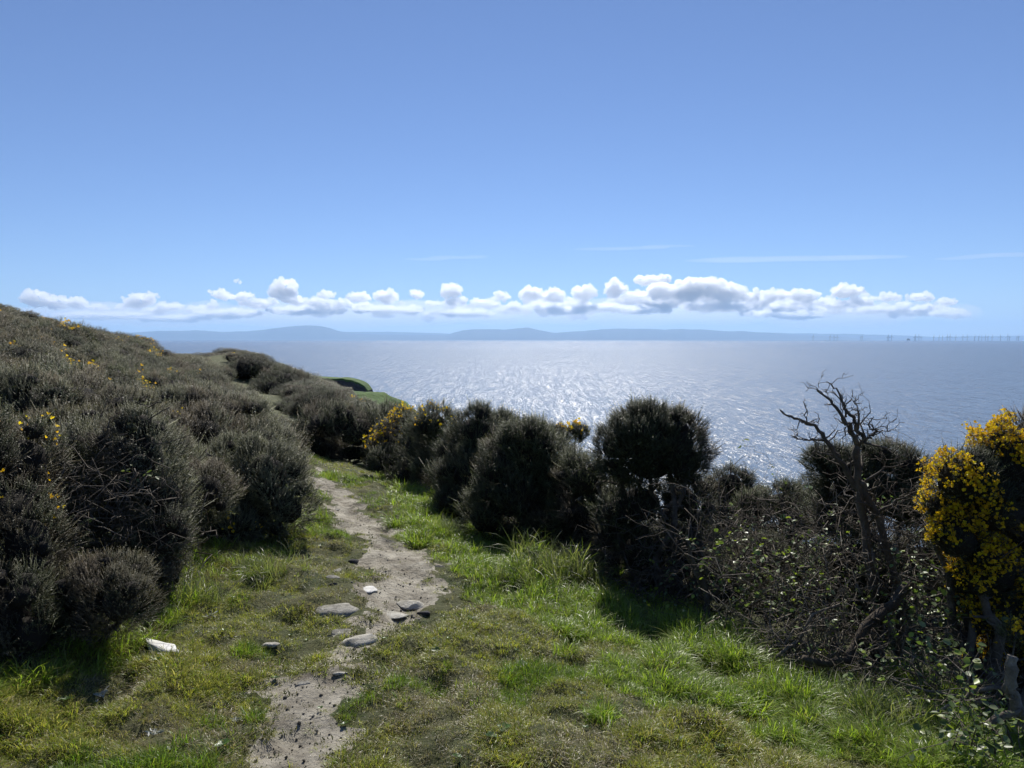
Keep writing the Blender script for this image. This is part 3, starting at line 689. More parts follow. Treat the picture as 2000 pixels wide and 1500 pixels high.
def leaf_part(t, P, g, lc=None, size=.032):
    n = len(P); d = g.normal(size=(n, 3)); d[:, 2] = np.abs(d[:, 2]) + .9
    lc = lc or [(.16, .22, .09), (.22, .27, .14), (.12, .18, .05), (.28, .36, .06)]
    v, tt = replicate(LEAF_V, LEAF_T, P, basis(d, g.uniform(0, 6.3, n)), size * g.uniform(.6, 1.4, n))
    c = np.array(lc)[g.integers(0, len(lc), n)] * g.uniform(.8, 1.2, (n, 1))
    obj("leaves", make_mesh("leaves", v, tt, M_leaf, np.repeat(c, len(LEAF_V), 0)), t, kind="stuff")
tangle("dense brown twig tangle right of the round headed bush", (1440,1060), 5.7, 190, 170, 420, M_bark, 1, 130)
tangle("twiggy bramble with pale green leaves beside the bare stem", (1480,1140), 5.2, 190, 120, 260, M_bark, 2, 640)
tangle("tangle of grey twigs in front of the dead tree", (1600,1180), 4.9, 200, 150, 420, M_deadwood, 3, 480)
tangle("dry brown undergrowth heaped below the mossy trunk", (1570,1280), 4.5, 190, 60, 300, M_deadwood, 4, 60)
tangle("fine dark twigs around the dead tree trunks", (1700,1050), 5.2, 190, 170, 330, M_bark, 5, 120)
tangle("pale leaved bramble between the dead tree and the flowering gorse", (1850,1180), 4.4, 120, 150, 160, M_bark, 6, 460)
tangle("bramble of broad pale leaves at the bottom right corner", (1900,1430), 3.15, 160, 50, 60, M_bark, 7, 420)
tangle("low bramble and twigs behind the fallen branches", (1840,1350), 3.9, 190, 70, 200, M_bark, 8, 420)
tangle("dark twiggy growth between the round headed bush and the turf", (1300,1170), 5.9, 130, 110, 260, M_bark, 9, 140)
tangle("dead twigs inside the left bank near the branchy bush", (210,1000), 4.55, 150, 150, 260, M_bark, 10, 20)

# ------------------------------------------------------------------ stones
STONES = []
def stone(label, px, py, w, h, m, seed, flat=.45, name="stone", yaw=0, cat="stone", sink=.5, asp=.7, group=None, tilt=0):
    p = hit(px, py); k = p[1] / F; g = np.random.default_rng(seed); V = ICO3[0].copy()
    for q in range(11):                       # chip facets off a ball
        d = g.normal(size=3); d /= np.linalg.norm(d); c = g.uniform(.38, .72); s = V @ d; V -= np.outer(np.maximum(s - c, 0), d) * .95
    V += ICO3[0] * ((fbm(ICO3[0][:, 0] * 3 + seed, ICO3[0][:, 1] * 3 + ICO3[0][:, 2] * 2, 4, seed)[:, None] - .5) * .28)
    STONES.append((p[0], p[1], w * k * .5))
    a = w * k * .5 / .72
    V = V * np.array([a, a * asp, max(a * flat, .006)]); c, s = math.cos(yaw), math.sin(yaw)
    V = V @ np.array([[c, s, 0], [-s, c, 0], [0, 0, 1]])
    if tilt: V[:, 2] += V[:, 1] * tilt
    z = H(p[0], p[1])[0]
    o = obj(name, make_mesh(name, V, ICO3[1], m), loc=(p[0], p[1], z + a * flat * ((1 - 2 * sink) * .6 - .22))); tag(o, label, cat, group)
    return o
stone("long white stone slab lying in the turf on the left", 315, 1284, 104, 30, M_white, 1, .24, yaw=-.5, asp=.4, sink=.15)
stone("large rounded pale boulder set in the path", 712, 1262, 72, 40, M_rockpale, 2, .42, cat="boulder", name="boulder", sink=.35)
stone("grey ridged rock at the left side of the path", 664, 1195, 82, 26, M_rock, 3, .36, cat="rock", name="rock", yaw=.3, sink=.3)
stone("bright white angular stone at the left path edge", 717, 1155, 32, 24, M_white, 4, .4, asp=1.1)
stone("dark angular stone farthest up the left path edge", 690, 1092, 22, 12, M_rockdark, 5, .6)
stone("small grey stone just below the dark angular one", 681, 1104, 22, 8, M_rock, 6, .35)
stone("dark tilted stone in the turf left of the path", 655, 1124, 30, 14, M_rock, 7, .45, yaw=-.5)
stone("flat pale stone flush with the path", 764, 1184, 60, 8, M_rockpale, 8, .12, sink=.4)
stone("pale pointed stone beside the mossy clod", 800, 1170, 44, 14, M_rockpale, 9, .35)
stone("dark mossy clod in the middle of the path", 828, 1192, 22, 16, M_rockdark, 10, .5, name="clod", cat="clod")
stone("long grey stone edging the right side of the path", 880, 1112, 42, 12, M_rock, 11, .35, yaw=-.2)
stone("dark lump of turf at the right side of the path", 860, 1118, 24, 14, M_rockdark, 12, .4, name="clod", cat="clod")
stone("broken white stone in the turf between slab and boulder", 525, 1258, 36, 18, M_rockpale, 13, .35, yaw=.4)
stone("small grey stone above the rounded boulder", 672, 1236, 40, 14, M_rock, 14, .35)
stone("flat grey stone in the soil left of the boulder", 655, 1242, 30, 8, M_rock, 15, .2)
stone("small black stone on the bare soil below the boulder", 698, 1294, 12, 9, M_rockdark, 16, .7)
stone("small black clod on the turf right of the boulder", 1003, 1294, 13, 11, M_rockdark, 17, .75, name="clod", cat="clod")
stone("smaller black clod furthest right on the turf", 1062, 1297, 11, 8, M_rockdark, 18, .6, name="clod", cat="clod")
stone("pale half buried stone low on the path bank", 588, 1340, 26, 10, M_rock, 19, .3)
stone("pale stone chip in the lower path", 665, 1328, 26, 10, M_rockpale, 20, .25)
stone("small pale chip in the turf left of the path", 462, 1268, 12, 7, M_rockpale, 21, .4)
stone("thin grey stone in the turf beside the tilted dark one", 650, 1145, 22, 5, M_rock, 22, .25)
stone("small dark stone below the thin grey one", 652, 1155, 20, 9, M_rockdark, 23, .4)
stone("small grey stone where the path narrows", 657, 993, 12, 6, M_rock, 24, .5)
stone("grey chip low on the path", 522, 1420, 14, 8, M_rock, 25, .5)

# ------------------------------------------------------------------ grass
def blade_tuft(name, n, L, rad, w, cols, seed, bend=.6, lean=.0, spread=.5):
    g = np.random.default_rng(seed); V, T, C = [], [], []
    for i in range(n):
        a = g.uniform(0, 6.28); r = rad * math.sqrt(g.random()); p = np.array([math.cos(a) * r, math.sin(a) * r, -.01])
        ang = a + g.normal() * .9; out_ = np.array([math.cos(ang), math.sin(ang), 0]); tilt = abs(g.normal()) * spread + lean
        l = L * g.uniform(.5, 1.25); d = np.array([0, 0, 1.]) * math.cos(tilt) + out_ * math.sin(tilt); b = bend * g.uniform(.4, 1.5)
        s = np.cross(d, out_); s = s / (np.linalg.norm(s) + 1e-6) * w * g.uniform(.6, 1.3) * .5
        q = [p]
        for k in range(3):
            q.append(q[-1] + d * l / 3); d = d + (out_ * b - np.array([0, 0, b * .8])) * .5; d /= np.linalg.norm(d)
        o = len(V); V += [q[0] - s, q[0] + s, q[1] - s * .9, q[1] + s * .9, q[2] - s * .6, q[2] + s * .6, q[3]]
        T += [(o, o + 1, o + 3), (o, o + 3, o + 2), (o + 2, o + 3, o + 5), (o + 2, o + 5, o + 4), (o + 4, o + 5, o + 6)]
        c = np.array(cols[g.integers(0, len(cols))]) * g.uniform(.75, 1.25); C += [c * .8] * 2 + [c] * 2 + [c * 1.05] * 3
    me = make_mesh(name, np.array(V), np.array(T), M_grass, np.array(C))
    o = bpy.data.objects.new(name, me); TUFTS.objects.link(o)
    return o
TUFTS = bpy.data.collections.new("tuft_kinds")
OL = [(.30, .33, .065), (.22, .28, .055), (.36, .34, .09), (.38, .33, .18)]
GR = [(.14, .25, .035), (.18, .29, .04), (.12, .20, .03), (.25, .30, .06)]
ST = [(.28, .23, .14), (.20, .16, .09), (.34, .30, .20), (.13, .12, .05)]
LG = [(.17, .27, .035), (.22, .33, .045), (.26, .35, .06), (.30, .33, .11)]
PG = [(.18, .21, .09), (.22, .25, .12), (.12, .17, .05), (.28, .28, .17)]
kinds = [("a_turf", 34, .035, .035, .0022, OL, 1.0, .9), ("b_turf", 34, .045, .035, .0024, OL, 1.0, .8), ("c_green", 30, .055, .035, .0026, GR, .8, .6), ("d_straw", 30, .04, .04, .0020, ST, 1.3, 1.1),
         ("e_long", 30, .095, .04, .0038, LG, .9, .55), ("f_long", 30, .13, .05, .0042, LG, 1.0, .6), ("g_pale", 34, .24, .06, .0042, PG, .9, .5), ("h_dry", 26, .10, .06, .0028, ST, 1.3, 1.0), ("i_moss", 40, .02, .04, .0030, [(.09, .10, .02), (.13, .12, .03), (.07, .08, .02)], 1.0, 1.0)]
for i, (nm, n, L, rad, w, c, b, s_) in enumerate(kinds): blade_tuft("tuft_" + nm, n, L, rad, w, c, i, b, 0, s_)
g = np.random.default_rng(3); n = 9; a = np.arange(n) * .72 + g.normal(0, .2, n); d = np.stack([np.cos(a), np.sin(a), g.uniform(.15, .6, n)], -1)
M = basis(d, np.zeros(n))[:, :, [1, 2, 0]]
for i in range(n):
    zx = d[i] / np.linalg.norm(d[i]); sx = np.cross(zx, [0, 0, 1]); sx /= np.linalg.norm(sx); M[i] = np.stack([sx, zx, np.cross(sx, zx)], 1)
v, tt = replicate(LEAF_V, LEAF_T, np.zeros((n, 3)) + [0, 0, .012], M, .021 * g.uniform(.6, 1.2, n))
TUFTS.objects.link(bpy.data.objects.new("tuft_j_weed", make_mesh("tuft_j_weed", v, tt, M_leaf, np.repeat(np.array([(.08, .14, .035)]) * g.uniform(.7, 1.3, (n, 1)), len(LEAF_V), 0))))
def scatter(name, P, rot, scl, ind, coll, label=None):
    me = bpy.data.meshes.new(name); me.vertices.add(len(P)); me.vertices.foreach_set("co", np.asarray(P, np.float32).ravel())
    a = me.attributes.new("rot", 'FLOAT_VECTOR', 'POINT'); a.data.foreach_set("vector", np.asarray(rot, np.float32).ravel())
    a = me.attributes.new("scl", 'FLOAT', 'POINT'); a.data.foreach_set("value", np.asarray(scl, np.float32))
    a = me.attributes.new("kindex", 'INT', 'POINT'); a.data.foreach_set("value", np.asarray(ind, np.int32))
    o = obj(name, me, kind="stuff")
    if label: o["label"] = label
    ng = bpy.data.node_groups.new(name, 'GeometryNodeTree')
    ng.interface.new_socket("Geometry", in_out='INPUT', socket_type='NodeSocketGeometry'); ng.interface.new_socket("Geometry", in_out='OUTPUT', socket_type='NodeSocketGeometry')
    N, L = ng.nodes, ng.links; gi, go = N.new("NodeGroupInput"), N.new("NodeGroupOutput")
    ci = N.new("GeometryNodeCollectionInfo"); ci.inputs[0].default_value = coll; ci.inputs["Separate Children"].default_value = True; ci.inputs["Reset Children"].default_value = True
    ip = N.new("GeometryNodeInstanceOnPoints"); ip.inputs["Pick Instance"].default_value = True
    def na_(nm, ty):
        x = N.new("GeometryNodeInputNamedAttribute"); x.data_type = ty; x.inputs["Name"].default_value = nm; return x.outputs["Attribute"]
    L.new(gi.outputs[0], ip.inputs["Points"]); L.new(ci.outputs[0], ip.inputs["Instance"]); L.new(na_("kindex", 'INT'), ip.inputs["Instance Index"])
    L.new(na_("rot", 'FLOAT_VECTOR'), ip.inputs["Rotation"]); L.new(na_("scl", 'FLOAT'), ip.inputs["Scale"]); L.new(ip.outputs[0], go.inputs[0])
    md = o.modifiers.new("scatter", 'NODES'); md.node_group = ng
    return o
def candidates(n, y0, y1, u0=-.78, u1=.8, p=1.0):
    y = y0 + (y1 - y0) * RNG.random(n) ** p; x = RNG.uniform(u0, u1, n) * (y + .6); return x, y
def grass():
    X, Y = [], []
    for n, y0, y1 in [(46000, 1.9, 4.2), (40000, 4.2, 8), (26000, 8, 15)]:
        x, y = candidates(n, y0, y1); X.append(x); Y.append(y)
    x, y = np.concatenate(X), np.concatenate(Y)
    hs, ls, br = side(HEDGE, x, y), side(LEFTB, x, y), bare(x, y)
    ok = (hs < .9) & (ls > -.6) & ((y < 13) | (x < 0))
    ok &= RNG.random(len(x)) < np.clip(.62 - br / .11, .035, 1)
    for a, b, r in STONES: ok &= (x - a) ** 2 + (y - b) ** 2 > (r * .8 + .012) ** 2
    x, y, hs, ls, br = x[ok], y[ok], hs[ok], ls[ok], br[ok]; n = len(x)
    n1, n2, n3 = fbm(x * 1.1, y * 1.1, 3, 71), fbm(x * 3.2, y * 3.2, 3, 81), RNG.random(n)
    edge = np.clip(1 - np.abs(-hs - .15) / np.clip(1.75 - (y - 3) * .2, .6, 1.75), 0, 1)               # lush strip along the hedge
    kd = np.where(n3 < .5, 0, 1)
    kd = np.where((n1 > .56) & (n3 > .35), 2, kd); kd = np.where((n2 > .57) & (n3 > .4) & (edge < .5), 3, kd)
    kd = np.where(n3 > .93, 8, kd); kd = np.where((n3 < .06), 3, kd); kd = np.where((n3 > .12) & (n3 < .22) & (n2 < .45), 8, kd)
    lush = edge + ((n1 - .5) * 1.3 + (n2 - .5) * .8) * np.clip(edge * 4, 0, 1)
    n3b = RNG.random(n)
    kd = np.where((lush > .35) & (n3 < .75), 4, kd); kd = np.where((lush > .62) & (n3 < .5), 5, kd); kd = np.where((lush > .45) & (n3 > .82), 7, kd)
    kd = np.where((ls < .2) & (n3 < .25), 4, kd); kd = np.where((ls < .15) & (n3 > .75), 7, kd)
    near_path = br > -.06 - .1 * n3b
    kd = np.where(near_path & (n3 < .6), 8, np.where(near_path, 0, kd))
    dens = np.where((n2 > .60) & (edge < .45), .45, 1.0); k = RNG.random(n) < dens
    x, y, kd, hs = x[k], y[k], kd[k], hs[k]; n = len(x)
    kd = np.where(RNG.random(n) < .006, 9, kd)
    P = np.stack([x, y, H(x, y)], -1)
    rot = np.stack([RNG.normal(0, .16, n) + .05, RNG.normal(0, .16, n) - .12, RNG.uniform(0, 6.28, n)], -1)
    scl = RNG.uniform(.6, 1.3, n) * (.35 + 1.35 * fbm(x * 3.5, y * 3.5, 3, 91)) * (1 + np.clip(y - 6, 0, 8) * .05)
    scatter("grass", P, rot, scl, kd, TUFTS, "short and long green and straw coloured grass on both sides of the path")
    print("tufts", n)
grass()
def clump(label, px, py, Y, w, n, kd, seed, scl=1.0, name="grass_tussock", h=0):
    g = np.random.default_rng(seed); c = at(px, py, Y); k = Y / F
    x = c[0] + g.normal(0, w * k * .32, n); y = c[1] + g.normal(0, w * k * .3, n); z = H(x, y) + h * g.random(n)
    o = scatter(name, np.stack([x, y, z], -1), np.stack([g.normal(0, .25, n), g.normal(0, .25, n), g.uniform(0, 6.28, n)], -1), g.uniform(.7, 1.3, n) * scl, g.choice(kd, n), TUFTS)
    del o["kind"]; tag(o, label, "grass tussock"); o["kind"] = "stuff"; return o
clump("tall pale grass tussock under the widest hedge bush", 1095, 1075, 6.4, 170, 100, [6, 6, 5], 1, 1.0, h=.22)
clump("dry grass tussock at the foot of the left path side bush", 500, 1090, 5.6, 150, 80, [6, 7, 7], 2, .75)
clump("pale tussock between the left bushes below the flower tuft", 370, 1150, 4.9, 90, 50, [6, 5], 3, .9)
clump("bright green tussock at the far bend of the path", 655, 915, 11.5, 90, 60, [5], 4, 1.1)
clump("bright green tussock leaning out of the hedge shade", 880, 1030, 7.6, 70, 50, [5, 6], 5, .85)
clump("tall rank grass beside the fallen branches", 1700, 1390, 3.7, 190, 70, [5, 6], 6, .9)
clump("dark green upright tuft in the lush turf", 1180, 1330, 3.5, 60, 26, [2, 5], 7, .9)
clump("long bent grass in the dark gap right of the trunk", 1830, 1240, 4.5, 190, 50, [5], 8, .9)
clump("olive grass patch under the bare stem", 1440, 1270, 4.7, 150, 60, [5, 7], 9, .8)

# pebbles and crumbs on the trodden soil
PEB = bpy.data.collections.new("pebble_kinds")
for i, m in enumerate([M_rock, M_soil, M_rockpale, M_rockdark]):
    g = np.random.default_rng(i); V = ICO1[0] * (1 + g.normal(0, .15, (len(ICO1[0]), 1))) * [1, .8, .6]
    PEB.objects.link(bpy.data.objects.new("pebble_%s" % "abcd"[i], make_mesh("pebble", V, ICO1[1], m)))
x, y = candidates(60000, 2.2, 12, -.45, .1, 1.3); b = bare(x, y); k = (b > -.06); x, y, b = x[k], y[k], b[k]; n = len(x)
k = RNG.random(n) < .3; x, y = x[k], y[k]; n = len(x)
scatter("gravel", np.stack([x, y, H(x, y)], -1), RNG.uniform(0, 6.28, (n, 3)), .0025 + .011 * RNG.random(n) ** 6, RNG.choice([0, 0, 1, 1, 1, 1, 1, 2], n), PEB, "loose crumbs of soil and small stones on the path")

# silvery dried rosettes in the turf
M_silver = leaf_mat("dried_silver_leaf", .2, .5)
def rosette(label, px, py, w, seed):
    p = hit(px, py); g = np.random.default_rng(seed); n = 26; r = w / F * p[1] * .5
    P = g.normal(0, r * .35, (n, 3)) * [1, 1, .15] + [0, 0, .012]; a = g.uniform(0, 6.28, n)
    d = np.stack([np.cos(a), np.sin(a), g.uniform(.05, .5, n)], -1); M = basis(d, g.uniform(0, 6.28, n))[:, :, [1, 2, 0]]
    v, t = replicate(LEAF_V * [.35, 1, .6], LEAF_T, P, M, r * g.uniform(.5, .9, n)); c = np.repeat(np.array([(.45, .46, .42)]) * g.uniform(.6, 1.2, (n, 1)), len(LEAF_V), 0)
    o = obj("dried_plant", make_mesh("dried_plant", v, t, M_silver, c), loc=(p[0], p[1], H(p[0], p[1])[0])); tag(o, label, "dried plant")
rosette("silvery dried plant in the turf directly below the white slab", 258, 1374, 28, 1)
rosette("silvery dried plant nearest the bottom left edge of the turf", 305, 1447, 34, 2)
rosette("pale dried plant at the shaded foot of the left bushes", 195, 1352, 56, 3)
rosette("small pale dried plant touching the lower side of the slab", 318, 1340, 22, 4)
rosette("pale dried scrap in the turf left of the broken stone", 410, 1200, 26, 5)
rosette("small silvery scrap beside the left path edge", 460, 1418, 26, 6)

# ------------------------------------------------------------------ wind farm
def disc(name, V, T, m, p): return obj(name, make_mesh(name, np.array(V), np.array(T), m), p)
def turbine():
    t = thing("wind_turbine", "offshore wind turbine", "wind turbine", (0, 0, 0), "offshore wind turbines on the horizon")
    tb = Tubes(); tb.add([(0, 0, -8), (0, 0, 8), (0, 0, 14), (0, 0, 78)], [4.2, 4.2, 3.6, 3.0], 10); obj("tower", tb.mesh("tower", M_tower), t)
    tb = Tubes(); tb.add([(0, 5, 80), (0, 3, 80), (0, -4, 80), (0, -5, 80)], [1.6, 2.3, 2.3, 1.8], 8); obj("nacelle", tb.mesh("nacelle", M_tower), t)
    tb = Tubes(); tb.add([(0, -5, 80), (0, -6.5, 80), (0, -8, 80)], [1.7, 1.6, .5], 8); obj("hub", tb.mesh("hub", M_tower), t)
    for k in range(3):
        V = np.array([(-.9, -.4, 1), (.9, -.4, 1), (.9, .4, 1), (-.9, .4, 1), (-2.3, -.3, 10), (3.2, -.2, 10), (3.2, .2, 10), (-2.3, .3, 10), (-1.2, -.1, 43), (1.2, -.1, 43), (1.2, .1, 43), (-1.2, .1, 43)], float)
        a = k * 2.0944; c, s = math.cos(a), math.sin(a); V = V @ np.array([[c, 0, s], [0, 1, 0], [-s, 0, c]]) + [0, -6.5, 80]
        T = []
        for j in (0, 4):
            for i in range(4): T.append((j + i, j + (i + 1) % 4, j + 4 + (i + 1) % 4, j + 4 + i))
        T += [(3, 2, 1, 0), (8, 9, 10, 11)]
        obj("blade", make_mesh("blade", V, np.array(T), M_tower), t)
    return t
tur = turbine()
TX = [(1587,13.6,.3),(1620,12.6,0),(1628,14,.6),(1634,14.6,.2),(1680,14.6,0),(1682.7,12.8,.5),(1732.6,13.4,0),(1734.4,13.8,.9),(1740,13,.2),(1785,14.2,.5),(1786.8,13,1),(1793.4,13,.1),(1798,18,.4),(1822,13.2,.8),(1832.5,13.6,.3),(1839,13,.5),(1848.5,12.9,1.0),(1854,12.3,.2),(1865,14.5,.7),(1879,13.7,.3),(1887.5,14,.0),(1902,13.4,.6),(1910,12.8,.9),(1916,15.5,.2),(1923,13.7,.5),(1928,12.4,.1),(1936,13.8,.8),(1952.7,13,.4),(1966.7,12.6,0),(1970,13.8,.7),(1984.4,14.3,.3),(1987.4,12.6,1.1)]
def sea_at(px, Y):
    x = (px - 1000) / F * Y; return (x, Y, SEA - (x * x + Y * Y) / (2 * EARTH))
for i, (px, D, ph) in enumerate(TX):
    o = tur if i == 0 else dup(tur, (0, 0, 0), 0, (1, 1, 1))
    o.location = sea_at(px, D * 1000); o.rotation_euler = (0, 0, RNG.uniform(-.9, .9))
    one = ["", "first", "second", "third", "fourth", "fifth", "sixth", "seventh", "eighth", "ninth", "tenth", "eleventh", "twelfth", "thirteenth", "fourteenth", "fifteenth", "sixteenth"]
    o["label"] = ("offshore wind turbine on the horizon, %s from the left end of the row" % one[i + 1]) if i < 16 else ("offshore wind turbine on the horizon, %s from the right end of the row" % one[32 - i])
    o["group"] = "wind turbines of the offshore wind farm"
def boxes(name, B, m, p):
    V, T = [], []
    for x0, x1, y0, y1, z0, z1 in B:
        o = len(V); V += [(x, y, z) for x in (x0, x1) for y in (y0, y1) for z in (z0, z1)]
        T += [(o, o + 1, o + 3, o + 2), (o + 4, o + 6, o + 7, o + 5), (o, o + 4, o + 5, o + 1), (o + 2, o + 3, o + 7, o + 6), (o, o + 2, o + 6, o + 4), (o + 1, o + 5, o + 7, o + 3)]
    return obj(name, make_mesh(name, np.array(V, float), np.array(T), m), p)
t = thing("substation_platform", "low offshore platform on legs among the wind turbines", "platform", sea_at(1773, 13000))
boxes("deck", [(-24, 24, -12, 12, 20, 36), (-18, 10, -8, 8, 36.01, 44)], M_steel, t)
for sx in (-16, 16):
    for sy in (-8, 8): boxes("leg", [(sx - 2, sx + 2, sy - 2, sy + 2, -5, 19.99)], M_steel, t)
t = thing("ship", "tiny dark ship on the horizon left of the wind turbines", "ship", sea_at(1612, 13500))
V = np.array([(-16, -4, 0), (14, -4, 0), (14, 4, 0), (-16, 4, 0), (-18, -5, 5), (20, -3, 6), (20, 3, 6), (-18, 5, 5)], float)
obj("hull", make_mesh("hull", V, np.array([(0, 3, 2, 1), (4, 5, 6, 7), (0, 1, 5, 4), (1, 2, 6, 5), (2, 3, 7, 6), (3, 0, 4, 7)]), M_steel), t)
boxes("cabin", [(-14, -4, -3, 3, 5.5, 12)], M_steel, t)

# ------------------------------------------------------------------ clouds
def cloud_mat(name, dens, an=.55, col=(1, 1, 1)):
    m, n, l, o = mat(name); v = nd(n, "ShaderNodeVolumePrincipled"); v.inputs["Density"].default_value = dens; v.inputs["Anisotropy"].default_value = an
    v.inputs["Color"].default_value = (*col, 1); l.new(v.outputs[0], o.inputs["Volume"]); return m
M_veil = cloud_mat("cloud_veil", .00017, .4); M_cirrus = cloud_mat("cirrus", .00005)
M_cloud = cloud_mat("cumulus", .0050, .75)
def billow(sc, dp):
    t = bpy.data.textures.new("billow", 'CLOUDS'); t.noise_scale = sc; t.noise_depth = dp; t.noise_basis = 'ORIGINAL_PERLIN'; return t
TEX, TEX2 = billow(800, 2), billow(260, 4)
def cloud(label, L, Y, seed, vox=38, strength=900, m=None, name="cloud"):
    g = np.random.default_rng(seed); k = Y / F; V, T, off = [], [], 0; c0 = at(np.mean([l[0] for l in L]), np.mean([l[1] for l in L]), Y)
    for px, py, rx, rz in L:
        n = max(5, int(rx * rz / 22)) if name == "cloud" else 0
        for i in range(n + 1):
            if i == 0: c, r = at(px, py, Y), np.array([rx, (rx + rz) * .5, rz]) * k * (.8 if n > 1 else 1)
            else:
                a = g.uniform(-.3, 3.44); c = at(px + math.cos(a) * rx * .62, py - math.sin(a) * rz * .62, Y) + [0, g.normal() * rz * k * .5, 0]; r = np.array([1, 1, .85]) * min(rx, rz) * k * g.uniform(.3, .55)
            v = ICO2[0] * r + c - c0; V.append(v); T.append(ICO2[1] + off); off += len(v)
    o = obj(name, make_mesh(name, np.concatenate(V), np.concatenate(T), m or M_cloud), loc=c0); tag(o, label, "cloud")
    r = o.modifiers.new("union", 'REMESH'); r.mode = 'VOXEL'; r.voxel_size = vox
    if strength:
        d = o.modifiers.new("billow", 'DISPLACE'); d.texture = TEX; d.strength = strength; d.mid_level = .5; d.texture_coords = 'GLOBAL'
        d = o.modifiers.new("billow", 'DISPLACE'); d.texture = TEX2; d.strength = strength * .65; d.mid_level = .5; d.texture_coords = 'GLOBAL'
        for_smooth = o.data.polygons; for_smooth.foreach_set('use_smooth', [True] * len(for_smooth)); r.use_smooth_shade = True
    return o
CL = [
 ("small cloud puff between the tall puff and the pair", [(620,588,26,8),(650,592,20,7)], 68500),
 ("small ragged puff right of the middle tower cloud", [(935,590,24,9),(960,596,26,9),(915,598,20,8)], 67500),
 ("low puffs under the left shoulder of the big bank", [(1010,600,34,10),(1060,598,34,12),(1130,596,36,12)], 66800),
 ("broad pale cloud mass behind the big bank", [(1290,590,60,18),(1380,592,70,18),(1460,596,60,14),(1530,600,60,13),(1620,604,50,10)], 70500),
 ("tiny lone puff high above the left bank", [(462,549,5,3.5),(468,551,4,2.5)], 66000),
 ("hazy low lumps above the far right hills", [(1760,604,40,9),(1700,606,40,10),(1815,600,30,8)], 70000),
 ("low broken cloud above the left hills", [(330,600,40,10),(390,604,36,9),(300,606,30,8)], 70000),
 ("broad cumulus cloud low at the far left", [(70,585,34,18),(110,592,35,14),(150,590,26,14),(190,600,26,8)], 66000),
 ("small puffy cloud right of the far left one", [(270,590,34,16),(295,582,14,12),(240,600,20,7)], 67000),
 ("rounded low cloud left of the tall puff", [(430,576,28,12),(470,580,30,10),(500,592,40,8)], 66000),
 ("tall bright cumulus puff standing above the left cloud bank", [(555,570,26,24),(560,560,22,14),(580,588,28,10)], 64000),
 ("pair of small puffs left of the middle tower", [(640,576,20,9),(700,580,34,12),(755,580,24,16),(815,575,16,11)], 67000),
 ("small dark bottomed tower cloud in the middle", [(880,572,18,20),(890,588,28,12)], 64500),
 ("left shoulder of the big cloud bank", [(1040,574,24,18),(1080,580,30,16),(1140,574,30,16),(980,580,24,10)], 66000),
 ("round dark centred puff in the big cloud bank", [(1202,566,22,20),(1240,580,30,12)], 64000),
 ("long flat topped cloud floating above the big bank", [(1270,548,40,11),(1300,546,18,10)], 68000),
 ("highest broad part of the big cloud bank", [(1290,572,30,20),(1350,570,50,26),(1385,560,40,18),(1420,574,44,22),(1465,580,34,16)], 64500),
 ("ragged cloud right of the broad bank", [(1510,578,36,14),(1570,578,38,14),(1615,590,30,10)], 67000),
 ("bright lumpy cloud above the wind turbines", [(1655,570,38,16),(1680,590,32,14),(1640,595,30,10)], 65500),
 ("faint ragged cloud at the right end of the bank", [(1740,580,26,10),(1800,580,34,10),(1850,590,26,8)], 68000),
 ("small low cloud furthest right", [(1840,612,36,9),(1870,610,26,8)], 65000),
 ("long grey cloud base under the big bank", [(1100,606,70,9),(1240,606,60,9),(1180,600,60,8)], 65500),
 ("grey blue flat cloud base left of the turbines", [(1400,600,90,10),(1560,616,70,9),(1480,612,40,7)], 65000),
 ("low hazy cloud layer above the left hills", [(450,612,90,9),(600,606,100,10),(760,606,90,9),(900,610,70,9)], 69000),
 ("thin low cloud layer near the left horizon", [(200,616,120,8),(340,622,90,8)], 69000),
]
g = np.random.default_rng(77)
ENV = lambda x: np.interp(x, [380, 500, 620, 900, 960, 1200, 1300, 1450, 1700, 1760, 1900], [586, 584, 580, 586, 582, 574, 566, 572, 572, 584, 600])
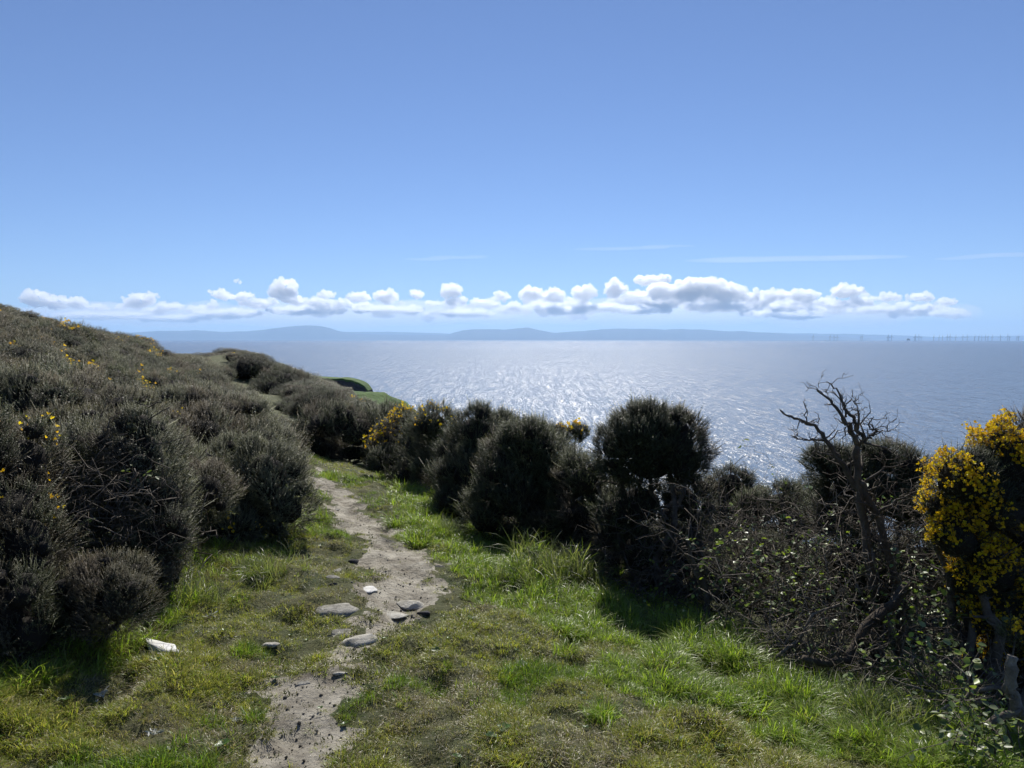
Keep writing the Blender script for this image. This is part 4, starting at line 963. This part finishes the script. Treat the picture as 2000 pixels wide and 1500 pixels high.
for lb, x0, x1, n in [("broken line of low puffs in the left half of the bank", 400, 900, 26), ("many small heaped puffs in the middle of the bank", 920, 1330, 34), ("ragged heaped puffs in the right half of the bank", 1330, 1880, 36)]:
    L = []
    for k in range(n):
        x = x0 + (x1 - x0) * (k + g.random()) / n; r = g.uniform(7, 20); t = ENV(x) + g.uniform(0, 1) ** 1.5 * 30
        L.append((x, t + r * .6, r * g.uniform(1.0, 1.9), r * .62))
    CL.append((lb, L, 69500))
for i, (lb, L, Y) in enumerate(CL): cloud(lb, L, Y, i)
for lb, L in [("soft veil of low cloud under the right half of the bank", [(1400,612,360,34),(1150,618,330,28)]), ("soft veil of low cloud along the left horizon", [(560,612,460,30),(200,612,260,24)]), ("thin veil trailing off to the right of the bank", [(1720,606,190,26)])]:
    g = np.random.default_rng(len(lb)); L = [(x + a * q, y + g.uniform(-.25, .25) * b, a * g.uniform(.22, .4), b * g.uniform(.4, .95)) for x, y, a, b in L for q in np.linspace(-.8, .8, 7)]
    cloud(lb, L, 74000, 60, 130, 500, M_veil, "cloud_veil")
for lb, L in [("faint streak of high cloud left of centre", [(870,504,75,5)]), ("long faint streak of high cloud right of centre", [(1560,506,190,6)]), ("thin faint streak above the middle of the cloud bank", [(1240,484,110,4)]), ("faint streak of high cloud at the right edge", [(1930,500,100,7)])]:
    g = np.random.default_rng(len(lb)); x, y, a, b = L[0]
    L = [(x + a * q, y - q * 5 + g.normal() * 1.2, a * g.uniform(.3, .6), b * g.uniform(.25, .6)) for q in np.linspace(-.7, .8, 7)]
    cloud(lb, L, 90000, 50, 90, 0, M_cirrus, "cirrus")

# ------------------------------------------------------------------ haze
mh, n, l, o = mat("haze_air"); v = nd(n, "ShaderNodeVolumePrincipled"); v.inputs["Density"].default_value = 2.6e-5
v.inputs["Color"].default_value = (.42, .66, 1, 1); v.inputs["Anisotropy"].default_value = .3; l.new(v.outputs[0], o.inputs["Volume"])
hz = boxes("haze", [(-60000, 60000, -60000, 60000, -560, 1150)], mh, None); hz["kind"] = "stuff"; hz["label"] = "pale sea haze that fades the far hills"
